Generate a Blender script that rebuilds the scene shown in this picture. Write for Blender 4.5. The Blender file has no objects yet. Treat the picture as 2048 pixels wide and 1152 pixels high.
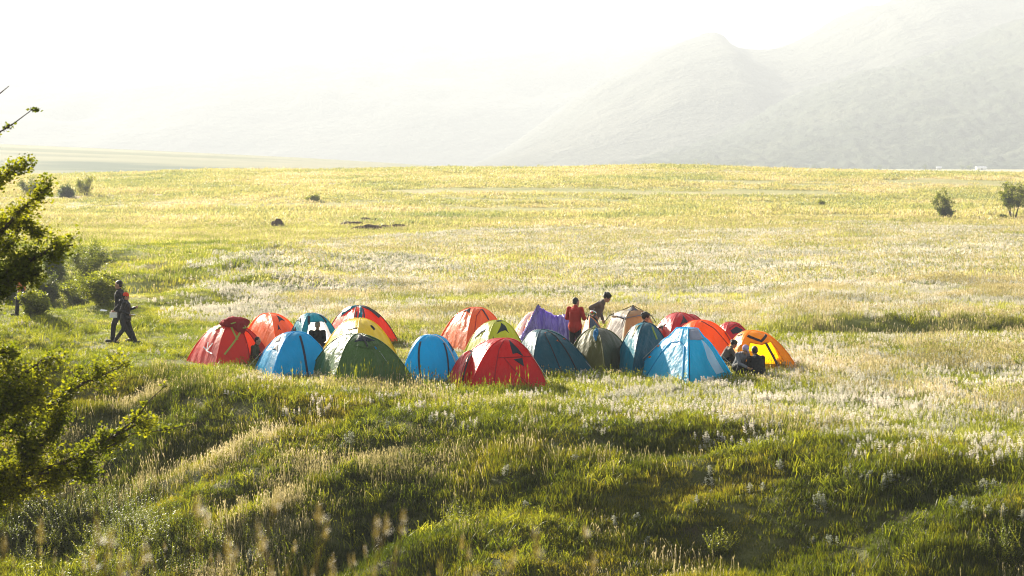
EXPOSURE = 2.33
HAZE = 0.00044
import bpy, bmesh, math, random
import numpy as np
from mathutils import Vector, Matrix
R = math.radians
random.seed(7)
rng = np.random.default_rng(11)
scene = bpy.context.scene
COL = scene.collection
FPX = 3698.0            # focal length in photo pixels (2048 wide)
HC = 5.3                # camera height above the camp meadow
PITCH = math.atan(251 / FPX)

# ------------------------------------------------------------------ noise
def _h(ix, iy, s):
    n = (ix.astype(np.int64) * 374761393 + iy.astype(np.int64) * 668265263 + s * 982451653) & 0xffffffff
    n = ((n ^ (n >> 13)) * 1274126177) & 0xffffffff
    return ((n ^ (n >> 16)) & 0xffff) / 65535.0
def vnoise(x, y, s=0):
    x = np.asarray(x, float); y = np.asarray(y, float)
    ix = np.floor(x); iy = np.floor(y); fx = x - ix; fy = y - iy
    fx = fx * fx * (3 - 2 * fx); fy = fy * fy * (3 - 2 * fy)
    a = _h(ix, iy, s); b = _h(ix + 1, iy, s); c = _h(ix, iy + 1, s); d = _h(ix + 1, iy + 1, s)
    return (a * (1 - fx) + b * fx) * (1 - fy) + (c * (1 - fx) + d * fx) * fy - 0.5
def fbm(x, y, s=0, o=4):
    t = 0; a = 1.0
    for k in range(o):
        t = t + a * vnoise(x * 2 ** k + 13.7 * k, y * 2 ** k - 7.1 * k, s + k); a *= .5
    return t
def ss(a, b, v):
    t = np.clip((np.asarray(v, float) - a) / (b - a), 0, 1); return t * t * (3 - 2 * t)

# ------------------------------------------------------------------ terrain
CR_A = np.array([-1.2, -.277, -.2, -.115, -.03, .07, .18, .277, 1.2])
CR_P = np.array([360, 356, 350, 342, 334, 335, 342, 350, 356.])
EX = np.array([-60, -16, -9.5, -5, 0, 4.5, 9, 16, 40.])
EY = np.array([52, 49, 46.5, 42.0, 38.4, 36.6, 31.8, 28, 24.])
def edge_y(x):
    return np.interp(x, EX, EY) + 1.4 * vnoise(np.asarray(x, float) / 3.1, np.asarray(x, float) * 0 + 3, 5)
def ground(x, y):
    x = np.asarray(x, float); y = np.asarray(y, float)
    a = x / np.maximum(y, 8)
    zc = HC - (np.interp(a, CR_A, CR_P) - 325) / FPX * 300
    z = zc * ss(150, 300, y) * (1 - ss(300, 480, y))
    z = z + ss(70, 140, y) * (1 - ss(330, 480, y)) * 0.7 * vnoise(x / 26, y / 26, 3)
    z = z + ss(46, 70, y) * (1 - ss(200, 300, y)) * (.10 * vnoise(x / 7, y / 9, 21) + .12 * vnoise(x / 2.3, y / 3, 22))
    # ditch on the right, its far side higher
    dy = y - (57.6 + .8 * vnoise(x / 4, x * 0, 8))
    st = ss(.125, .165, a)
    z = z + st * (.34 * ss(-.3, 1.0, dy) * (1 - ss(12, 45, dy)) - .16 * np.exp(-((dy + .5) / .8) ** 2))
    # gully on the left
    def g(cx, cy, sx, sy, h): return h * np.exp(-((x - cx) / sx) ** 2 - ((y - cy) / sy) ** 2)
    z = z + g(-20, 82, 5.0, 8, -2.4) + g(-25, 72, 5, 5, -1.5) + g(-16.5, 90, 3, 6, -.9) + g(-13.5, 71, 3.2, 2.2, .75) + g(-17, 66.5, 3.4, 2.0, .45) + g(-11, 78, 4, 2.0, .6) \
        + g(-15, 92, 6, 4, .5) + g(-11, 98, 6, 5, .35) + g(-19, 58.5, 4, 2.2, -.35) + g(-17, 55.6, 5, 1.5, .25) \
        + g(-14.5, 47.5, 3.2, 2.2, .35) + g(-13.5, 52.5, 1.8, 1.2, -.25)
    lf = ss(-9, -14, x) * ss(48, 56, y) * (1 - ss(105, 130, y))
    z = z + lf * (1.0 * vnoise(x / 4.2, y / 4.2, 31) + .5 * vnoise(x / 1.9, y / 1.9, 32))
    # bank falling towards the camera's own rise
    e = edge_y(x) - y
    bank = -.36 * np.where(e > 0, np.sqrt(e * e + 1.2) - 1.095, 0) 
    bk = ss(0, 3, e)
    bank = bank + bk * (.28 * vnoise(x / 3.9, y / 1.7, 41) + .44 * vnoise(x / 1.7, y / .9, 42) + .16 * vnoise(x / .7, y / .55, 43))
    bank = bank + (1 - bk) * ss(-7, 0, e) * (.10 * vnoise(x / 2.2, y / 2, 45))
    # scooped hollows that hold shade
    bank = bank + g(3.6, 36.0, 2.1, .75, -.42) + g(3.6, 34.6, 2.6, .7, .10) + g(-1.7, 34.6, 2.2, .8, -.45) + g(-1.9, 33.1, 2.5, .7, .08) \
        + g(-4.9, 40.2, 2.6, .7, -.25) + g(7.2, 31.6, 2.4, .8, -.35) + g(-7, 40.9, 2.5, .6, -.22)
    bank = np.maximum(bank, -3.0 + .1 * vnoise(x / 2, y / 2, 44))
    own = 3.9 - .285 * np.maximum(0, y - 3) + .25 * vnoise(x / 3, y / 3, 51)
    own = np.where(y < 32, own, -9)
    low = np.where(e > 0, bank, bank)
    z2 = z + low
    k = .5
    m = np.maximum(z2, own); d = np.abs(z2 - own)
    return m + np.where(d < k, (k - d) ** 2 / (4 * k), 0)
def ray(px, py):
    f = Vector((0, math.cos(PITCH), -math.sin(PITCH))); u = Vector((0, math.sin(PITCH), math.cos(PITCH)))
    return Vector((px - 1024, 0, 0)) + f * FPX - u * (py - 576)
def on_ground(px, py):
    d = ray(px, py); lo = None; t = 20 / d.y
    prev = t
    while t * d.y < 900:
        x, y, z = d.x * t, d.y * t, HC + d.z * t
        if z < float(ground(x, y)):
            a, b = prev, t
            for _ in range(24):
                m = (a + b) / 2
                if HC + d.z * m < float(ground(d.x * m, d.y * m)): b = m
                else: a = m
            return Vector((d.x * b, d.y * b, float(ground(d.x * b, d.y * b))))
        prev = t; t *= 1.01
    return Vector((d.x * t, d.y * t, 0))
def at_dist(px, py, D):
    d = ray(px, py); t = D / d.y
    return Vector((d.x * t, D, HC + d.z * t))

# ------------------------------------------------------------------ object helpers
def tag(o, label=None, cat=None, group=None, kind=None):
    if label: o['label'] = label
    if cat: o['category'] = cat
    if group: o['group'] = group
    if kind: o['kind'] = kind
    return o
def empty(name, loc=(0, 0, 0), rz=0, label=None, cat=None, group=None):
    o = bpy.data.objects.new(name, None); COL.objects.link(o)
    o.location = loc; o.rotation_euler = (0, 0, rz); o.empty_display_size = .2
    return tag(o, label, cat, group)
def mesh_obj(name, V, F, m=None, parent=None, smooth=False, link=True):
    me = bpy.data.meshes.new(name)
    V = np.asarray(V, dtype=np.float32).reshape(-1, 3)
    if isinstance(F, np.ndarray):
        n, k = F.shape
        me.vertices.add(len(V)); me.vertices.foreach_set('co', V.ravel())
        me.loops.add(n * k); me.loops.foreach_set('vertex_index', F.astype(np.int32).ravel())
        me.polygons.add(n); me.polygons.foreach_set('loop_start', np.arange(0, n * k, k, dtype=np.int32))
        try: me.polygons.foreach_set('loop_total', np.full(n, k, dtype=np.int32))
        except Exception: pass
        me.update(calc_edges=True); me.validate()
    else:
        me.from_pydata([tuple(map(float, v)) for v in V], [], [tuple(f) for f in F]); me.update()
    if m is not None:
        for mm in (m if isinstance(m, (list, tuple)) else [m]): me.materials.append(mm)
    if smooth: me.polygons.foreach_set('use_smooth', [True] * len(me.polygons))
    o = bpy.data.objects.new(name, me)
    if link: COL.objects.link(o)
    if parent: o.parent = parent
    return o
class MB:
    def __init__(s): s.V = []; s.F = []
    def add(s, V, F):
        b = len(s.V); s.V += [tuple(v) for v in V]; s.F += [tuple(i + b for i in f) for f in F]
    def tube(s, pts, rad, n=6):
        pts = [Vector(p) for p in pts]
        if not hasattr(rad, '__len__'): rad = [rad] * len(pts)
        V = []; F = []; up = Vector((.13, .21, .97))
        for i, p in enumerate(pts):
            t = (pts[min(i + 1, len(pts) - 1)] - pts[max(i - 1, 0)])
            if t.length < 1e-9: t = Vector((0, 0, 1))
            t.normalize(); a = t.cross(up)
            if a.length < .05: a = t.cross(Vector((1, 0, 0)))
            a.normalize(); b = t.cross(a)
            for k in range(n):
                w = 2 * math.pi * k / n; V.append(p + (a * math.cos(w) + b * math.sin(w)) * rad[i])
        for i in range(len(pts) - 1):
            for k in range(n): F.append((i * n + k, i * n + (k + 1) % n, (i + 1) * n + (k + 1) % n, (i + 1) * n + k))
        F.append(tuple(range(n))[::-1]); F.append(tuple((len(pts) - 1) * n + k for k in range(n)))
        s.add(V, F)
    def box(s, c, d, rz=0):
        x, y, z = [v / 2 for v in d]; M = Matrix.Rotation(rz, 3, 'Z'); c = Vector(c)
        V = [c + M @ Vector((i, j, k)) for i in (-x, x) for j in (-y, y) for k in (-z, z)]
        s.add(V, [(0, 1, 3, 2), (4, 6, 7, 5), (0, 4, 5, 1), (2, 3, 7, 6), (0, 2, 6, 4), (1, 5, 7, 3)])
    def build(s, name, m, parent=None, smooth=False): return mesh_obj(name, s.V, s.F, m, parent, smooth)

# ------------------------------------------------------------------ materials
def new_mat(name):
    m = bpy.data.materials.new(name); m.use_nodes = True; nt = m.node_tree; nt.nodes.clear()
    out = nt.nodes.new('ShaderNodeOutputMaterial'); return m, nt, out
def N(nt, t, **kw):
    n = nt.nodes.new(t)
    for k, v in kw.items():
        if k.startswith('i_'):
            key = k[2:].replace('_', ' '); n.inputs[key].default_value = v
        else: setattr(n, k, v)
    return n
def ramp(nt, fac, stops):
    r = nt.nodes.new('ShaderNodeValToRGB'); cr = r.color_ramp
    while len(cr.elements) < len(stops): cr.elements.new(.5)
    for e, (p, c) in zip(cr.elements, stops): e.position = p; e.color = (*c, 1)
    nt.links.new(fac, r.inputs[0]); return r.outputs[0]
def c4(c): return (c[0], c[1], c[2], 1)
def noise(nt, vec, scale, detail=3, rough=.55):
    n = nt.nodes.new('ShaderNodeTexNoise'); n.inputs['Scale'].default_value = scale
    n.inputs['Detail'].default_value = detail; n.inputs['Roughness'].default_value = rough
    nt.links.new(vec, n.inputs['Vector']); return n.outputs['Fac']
def mapping(nt, vec, s):
    m = nt.nodes.new('ShaderNodeMapping'); m.inputs['Scale'].default_value = s
    nt.links.new(vec, m.inputs['Vector']); return m.outputs[0]
def mixc(nt, f, a, b, mode='MIX'):
    n = nt.nodes.new('ShaderNodeMix'); n.data_type = 'RGBA'; n.blend_type = mode
    for s, v in ((n.inputs[0], f), (n.inputs[6], a), (n.inputs[7], b)):
        if isinstance(v, bpy.types.NodeSocket): nt.links.new(v, s)
        else: s.default_value = v if not isinstance(v, tuple) else c4(v)
    return n.outputs[2]

def fabric(name, col, trans=.38, rough=.36, spec=.22, tcol=None, wr=.35, coat=0.0):
    """thin coated nylon: diffuse and gloss in front, light shining through from behind"""
    m, nt, out = new_mat(name); L = nt.links
    tc = N(nt, 'ShaderNodeTexCoord'); o = tc.outputs['Object']
    w1 = noise(nt, mapping(nt, o, (5, 5, 1.3)), 1.6, 3, .6)
    w2 = noise(nt, mapping(nt, o, (1, 1, 1)), 22, 2, .5)
    ad = N(nt, 'ShaderNodeMath', operation='MULTIPLY_ADD'); L.new(w2, ad.inputs[0]); ad.inputs[1].default_value = .12; L.new(w1, ad.inputs[2])
    bp = N(nt, 'ShaderNodeBump', i_Strength=wr, i_Distance=.09); L.new(ad.outputs[0], bp.inputs['Height'])
    var = noise(nt, o, 2.5, 3)
    cc = mixc(nt, ramp(nt, var, [(.3, (0, 0, 0)), (.7, (1, 1, 1))]), tuple(v * .8 for v in col), tuple(min(1, v * 1.12) for v in col))
    p = N(nt, 'ShaderNodeBsdfPrincipled'); L.new(cc, p.inputs['Base Color']); p.inputs['Roughness'].default_value = rough
    p.inputs['Specular IOR Level'].default_value = spec; L.new(bp.outputs[0], p.inputs['Normal'])
    p.inputs['Coat Weight'].default_value = coat; p.inputs['Coat Roughness'].default_value = .32
    t = N(nt, 'ShaderNodeBsdfTranslucent'); t.inputs[0].default_value = c4(tcol or tuple(min(1, v * 1.25) for v in col)); L.new(bp.outputs[0], t.inputs['Normal'])
    mx = N(nt, 'ShaderNodeMixShader'); mx.inputs[0].default_value = min(.62, trans * 1.22)
    L.new(p.outputs[0], mx.inputs[1]); L.new(t.outputs[0], mx.inputs[2]); L.new(mx.outputs[0], out.inputs[0])
    return m
def plain(name, col, rough=.6, spec=.4, metal=0, bump=0, bscale=30, var=.25):
    m, nt, out = new_mat(name); L = nt.links
    tc = N(nt, 'ShaderNodeTexCoord'); o = tc.outputs['Object']
    f = noise(nt, o, bscale * .4, 4)
    cc = mixc(nt, f, tuple(v * (1 - var) for v in col), tuple(min(1, v * (1 + var)) for v in col))
    p = N(nt, 'ShaderNodeBsdfPrincipled'); L.new(cc, p.inputs['Base Color']); p.inputs['Roughness'].default_value = rough
    p.inputs['Specular IOR Level'].default_value = spec; p.inputs['Metallic'].default_value = metal
    if bump:
        b = N(nt, 'ShaderNodeBump', i_Strength=bump, i_Distance=.02); L.new(noise(nt, o, bscale, 4), b.inputs['Height']); L.new(b.outputs[0], p.inputs['Normal'])
    L.new(p.outputs[0], out.inputs[0]); return m
def foliage(name, stops, trans=.5, rough=.5, spec=.3, tmul=1.6, world_scale=.35, tb=.4):
    """leaf or blade: colour varies per plant (instance random) and with a slow patchiness over the ground"""
    m, nt, out = new_mat(name); L = nt.links
    oi = N(nt, 'ShaderNodeObjectInfo'); g = N(nt, 'ShaderNodeNewGeometry')
    nz = noise(nt, g.outputs['Position'], world_scale, 3, .6)
    a = N(nt, 'ShaderNodeMath', operation='MULTIPLY_ADD'); L.new(g.outputs['Random Per Island'], a.inputs[0]); a.inputs[1].default_value = .3
    b = N(nt, 'ShaderNodeMath', operation='MULTIPLY_ADD'); L.new(oi.outputs['Random'], b.inputs[0]); b.inputs[1].default_value = .25; b.inputs[2].default_value = -.27
    L.new(b.outputs[0], a.inputs[2])
    s = N(nt, 'ShaderNodeMath', operation='MULTIPLY_ADD'); L.new(nz, s.inputs[0]); s.inputs[1].default_value = 1.5; s.inputs[2].default_value = -.25
    t2 = N(nt, 'ShaderNodeMath', operation='ADD'); L.new(a.outputs[0], t2.inputs[0]); L.new(s.outputs[0], t2.inputs[1]); t2.use_clamp = True
    cc = ramp(nt, t2.outputs[0], stops)
    p = N(nt, 'ShaderNodeBsdfPrincipled'); L.new(cc, p.inputs['Base Color']); p.inputs['Roughness'].default_value = rough; p.inputs['Specular IOR Level'].default_value = spec
    tc = mixc(nt, 1.0, cc, (tmul * 1.04, tmul, tmul * tb), 'MULTIPLY')
    t = N(nt, 'ShaderNodeBsdfTranslucent'); L.new(tc, t.inputs[0])
    mx = N(nt, 'ShaderNodeMixShader'); mx.inputs[0].default_value = trans
    L.new(p.outputs[0], mx.inputs[1]); L.new(t.outputs[0], mx.inputs[2]); L.new(mx.outputs[0], out.inputs[0])
    return m
# ================================================================== camera, light, air
cam_d = bpy.data.cameras.new('camera'); cam = bpy.data.objects.new('camera', cam_d); COL.objects.link(cam)
cam.location = (0, 0, HC); cam.rotation_euler = (math.pi / 2 - PITCH, 0, 0)
cam_d.sensor_width = 36; cam_d.lens = FPX / 2048 * 36; cam_d.clip_start = .05; cam_d.clip_end = 9000
cam_d.dof.use_dof = True; cam_d.dof.focus_distance = 42; cam_d.dof.aperture_fstop = 3.4
scene.camera = cam
SUN_AZ = R(-33); SUN_EL = R(22)     # azimuth from +Y, negative = left
w = bpy.data.worlds.new('World'); scene.world = w; w.use_nodes = True
nt = w.node_tree; bg = nt.nodes['Background']
sky = nt.nodes.new('ShaderNodeTexSky'); sky.sky_type = 'NISHITA'; sky.sun_disc = False
sky.sun_elevation = SUN_EL; sky.sun_rotation = SUN_AZ; sky.air_density = 1.0; sky.dust_density = 3.0; sky.ozone_density = 1.0
hs = nt.nodes.new('ShaderNodeHueSaturation'); hs.inputs['Saturation'].default_value = .45; nt.links.new(sky.outputs[0], hs.inputs['Color']); nt.links.new(hs.outputs[0], bg.inputs[0]); bg.inputs[1].default_value = .05
sl = bpy.data.lights.new('sun', 'SUN'); sl.energy = 5.0; sl.angle = R(.55); sl.color = (1, .90, .72)
so = bpy.data.objects.new('sun', sl); COL.objects.link(so); so.location = (-40, 60, 60)
sd = Vector((math.sin(SUN_AZ) * math.cos(SUN_EL), math.cos(SUN_AZ) * math.cos(SUN_EL), math.sin(SUN_EL)))
so.rotation_euler = sd.to_track_quat('Z', 'Y').to_euler()
scene.view_settings.view_transform = 'Standard'; scene.view_settings.look = 'None'
scene.view_settings.exposure = EXPOSURE; scene.view_settings.gamma = 1
cy = scene.cycles
cy.max_bounces = 8; cy.diffuse_bounces = 3; cy.glossy_bounces = 2; cy.transmission_bounces = 6; cy.transparent_max_bounces = 8; cy.volume_bounces = 0
cy.sample_clamp_indirect = 6; cy.caustics_reflective = False; cy.caustics_refractive = False
cy.use_denoising = True
try:
    cy.denoiser = 'OPENIMAGEDENOISE'; cy.denoising_input_passes = 'RGB_ALBEDO_NORMAL'; cy.denoising_prefilter = 'ACCURATE'
except Exception: pass
cy.use_adaptive_sampling = False
cy.filter_width = 1.1 if hasattr(cy, 'filter_width') else 1.5

hz = MB(); hz.box((0, 3000, 215), (9000, 6400, 446))
haze = hz.build('haze', None); tag(haze, kind='stuff'); haze['label'] = 'pale sunlit haze filling the valley air'; haze['category'] = 'haze'
m, nt, out = new_mat('haze'); pv = nt.nodes.new('ShaderNodeVolumePrincipled')
pv.inputs['Color'].default_value = (.69, .745, .82, 1); pv.inputs['Density'].default_value = HAZE; pv.inputs['Anisotropy'].default_value = .05
nt.links.new(pv.outputs[0], out.inputs['Volume']); haze.data.materials.append(m)
try: m.cycles.homogeneous_volume = True
except Exception: pass

# ================================================================== ground
def ground_material():
    m, nt, out = new_mat('meadow_ground'); L = nt.links
    g = N(nt, 'ShaderNodeNewGeometry'); P = g.outputs['Position']
    sep = N(nt, 'ShaderNodeSeparateXYZ'); L.new(P, sep.inputs[0])
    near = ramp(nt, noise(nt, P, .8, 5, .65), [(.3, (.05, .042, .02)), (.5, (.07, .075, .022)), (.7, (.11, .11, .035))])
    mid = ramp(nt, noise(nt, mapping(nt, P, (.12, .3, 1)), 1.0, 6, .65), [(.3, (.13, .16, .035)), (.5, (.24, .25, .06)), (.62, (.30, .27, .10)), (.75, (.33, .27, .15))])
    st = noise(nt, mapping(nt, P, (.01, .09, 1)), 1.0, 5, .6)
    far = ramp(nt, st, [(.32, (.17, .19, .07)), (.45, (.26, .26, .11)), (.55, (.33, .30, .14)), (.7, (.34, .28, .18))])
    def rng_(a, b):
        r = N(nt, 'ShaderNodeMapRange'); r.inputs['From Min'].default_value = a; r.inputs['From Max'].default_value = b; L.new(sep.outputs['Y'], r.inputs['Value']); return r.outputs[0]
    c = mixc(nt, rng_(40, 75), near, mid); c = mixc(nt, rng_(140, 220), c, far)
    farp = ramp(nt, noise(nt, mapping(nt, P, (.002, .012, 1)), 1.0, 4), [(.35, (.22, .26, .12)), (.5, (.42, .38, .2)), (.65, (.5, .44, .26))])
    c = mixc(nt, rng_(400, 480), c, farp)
    p = N(nt, 'ShaderNodeBsdfPrincipled'); L.new(c, p.inputs['Base Color']); p.inputs['Roughness'].default_value = .9; p.inputs['Specular IOR Level'].default_value = .1
    b = N(nt, 'ShaderNodeBump', i_Strength=.8, i_Distance=.25); L.new(noise(nt, P, 2.2, 6, .7), b.inputs['Height']); L.new(b.outputs[0], p.inputs['Normal'])
    L.new(p.outputs[0], out.inputs[0]); return m
def grid_mesh(name, X, Y, Z, m, smooth=True):
    r, c = X.shape; V = np.stack([X, Y, Z], -1).reshape(-1, 3)
    i = np.arange(r - 1)[:, None] * c + np.arange(c - 1)[None]; i = i.ravel()
    F = np.stack([i, i + 1, i + c + 1, i + c], -1)
    return mesh_obj(name, V, F, m, None, smooth)
ys = np.concatenate([np.arange(-60, 0, 2.), np.arange(0, 24, .6), np.arange(24, 50, .16), np.arange(50, 110, .4), np.geomspace(110, 600, 170), np.geomspace(610, 5900, 56)])
u = np.linspace(-1, 1, 420); u = u * .75 + u ** 3 * .25
Y = np.repeat(ys[:, None], len(u), 1); X = u[None] * (24 + .62 * np.abs(Y))
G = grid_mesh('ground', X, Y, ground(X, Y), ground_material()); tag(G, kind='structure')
G['label'] = 'grassy meadow ground'

# ================================================================== distant hills
SC = 1.7
def hill_material(name, stops, scale, bumpd, bs=None):
    scale = tuple(v / SC for v in scale); bumpd *= SC; bs = (bs or .12) / SC
    m, nt, out = new_mat(name); L = nt.links
    g = N(nt, 'ShaderNodeNewGeometry'); P = g.outputs['Position']
    c = ramp(nt, noise(nt, mapping(nt, P, scale), 1.0, 6, .65), stops)
    p = N(nt, 'ShaderNodeBsdfPrincipled'); L.new(c, p.inputs['Base Color']); p.inputs['Roughness'].default_value = .95; p.inputs['Specular IOR Level'].default_value = .05
    b = N(nt, 'ShaderNodeBump', i_Strength=1.0, i_Distance=bumpd); L.new(noise(nt, P, bs or .12, 5, .7), b.inputs['Height']); L.new(b.outputs[0], p.inputs['Normal'])
    L.new(p.outputs[0], out.inputs[0]); return m
FIELD_SCALE = (.004, .012, .012)
forest = hill_material('forested_slope', [(.32, (.02, .03, .02)), (.5, (.04, .055, .032)), (.72, (.085, .095, .06))], (.02, .02, .02), 7, .09)
rocky = hill_material('mountain_slope', [(.3, (.05, .055, .045)), (.5, (.07, .078, .06)), (.75, (.11, .11, .09))], (.006, .006, .006), 10, .03)
fields = hill_material('hillside_fields', [(.38, (.06, .09, .05)), (.46, (.17, .18, .10)), (.56, (.25, .24, .15)), (.62, (.13, .15, .08))], FIELD_SCALE, .5, .2)
def range_(name, D, prof, front, back, rough,  mt, nx=420, ny=70, seed=1, fine=0.0, curve=.9):
    D *= SC; front *= SC; back *= SC; rough *= SC; fine *= SC
    px = np.array([p[0] for p in prof], float); py = np.array([p[1] for p in prof], float)
    xs = np.linspace(px[0], px[-1], nx); h = np.maximum(HC + (325 - np.interp(xs, px, py)) / FPX * D, 0)
    k = np.ones(9) / 9; hs = np.convolve(np.pad(h, 4, 'edge'), k, 'valid')
    h = hs * .6 + h * .4
    v = np.linspace(0, 1, ny); split = .72
    f = np.where(v < split, np.sin(np.clip(v / split, 0, 1) * math.pi / 2) ** (1 / curve), np.cos(np.clip((v - split) / (1 - split), 0, 1) * math.pi / 2))
    yy = np.where(v < split, D - front * (1 - v / split), D + back * (v - split) / (1 - split))
    Y = np.repeat(yy[:, None], nx, 1); X = ((xs - 1024) / FPX)[None] * (D * .75 + Y * .25)
    Z = h[None] * f[:, None]
    amp = np.sin(np.clip(v, 0, 1) * math.pi)[:, None] * rough
    Z = Z + amp * np.minimum(h, 80 * SC)[None] / (80 * SC) * fbm(X / 110 / SC, Y / 110 / SC, seed, 4) + fine * np.abs(fbm(X / 9 / SC, Y / 9 / SC, seed + 9, 3)) * (f[:, None] > .02)
    Z = Z - 3
    o = grid_mesh(name, X, Y, Z, mt); tag(o, kind='structure'); return o
range_('hill', 640, [(-1500, 300), (-600, 285), (-100, 276), (0, 278), (300, 291), (600, 305), (800, 317), (960, 329), (1040, 334)], 230, 300, 1.0, fields, nx=260, ny=60, seed=3, curve=1.0)
range_('mountain', 2500, [(-1600, 200), (-900, 120), (-300, 170), (0, 150), (120, 142), (230, 150), (310, 163), (400, 140), (520, 115), (640, 98), (850, 75), (960, 71), (1100, 62), (1220, 54), (1330, 58), (1400, 84), (1470, 120), (1600, 200), (1800, 300)], 800, 500, 26, rocky, seed=11)
range_('mountain', 2700, [(1150, 300), (1300, 180), (1430, 96), (1500, 84), (1580, 78), (1640, 60), (1800, 20), (2100, -30), (2500, -10)], 500, 500, 20, rocky, seed=17)
range_('mountain', 1750, [(900, 332), (960, 322), (1010, 296), (1100, 232), (1180, 178), (1240, 148), (1300, 112), (1350, 90), (1400, 75), (1425, 80), (1440, 104), (1490, 107), (1540, 100), (1600, 78), (1660, 44), (1705, 20), (1720, 26), (1770, 8), (1850, -8), (1960, -30), (2200, -60), (2700, -20), (3300, 60)], 620, 350, 16, rocky, nx=520, seed=5, fine=1.5)
range_('forested_mountain', 1350, [(1150, 332), (1250, 315), (1400, 272), (1480, 240), (1600, 190), (1690, 160), (1760, 146), (1840, 122), (1900, 100), (1980, 65), (2048, 42), (2200, 0), (2500, -40), (3200, 20)], 480, 300, 10, forest, nx=620, ny=120, seed=23, fine=5)
range_('forested_mountain', 1080, [(1640, 336), (1720, 326), (1800, 314), (1860, 298), (1930, 270), (1990, 256), (2048, 240), (2200, 190), (2600, 160), (3200, 200)], 260, 200, 8, forest, nx=420, ny=90, seed=29, fine=5)
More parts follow.
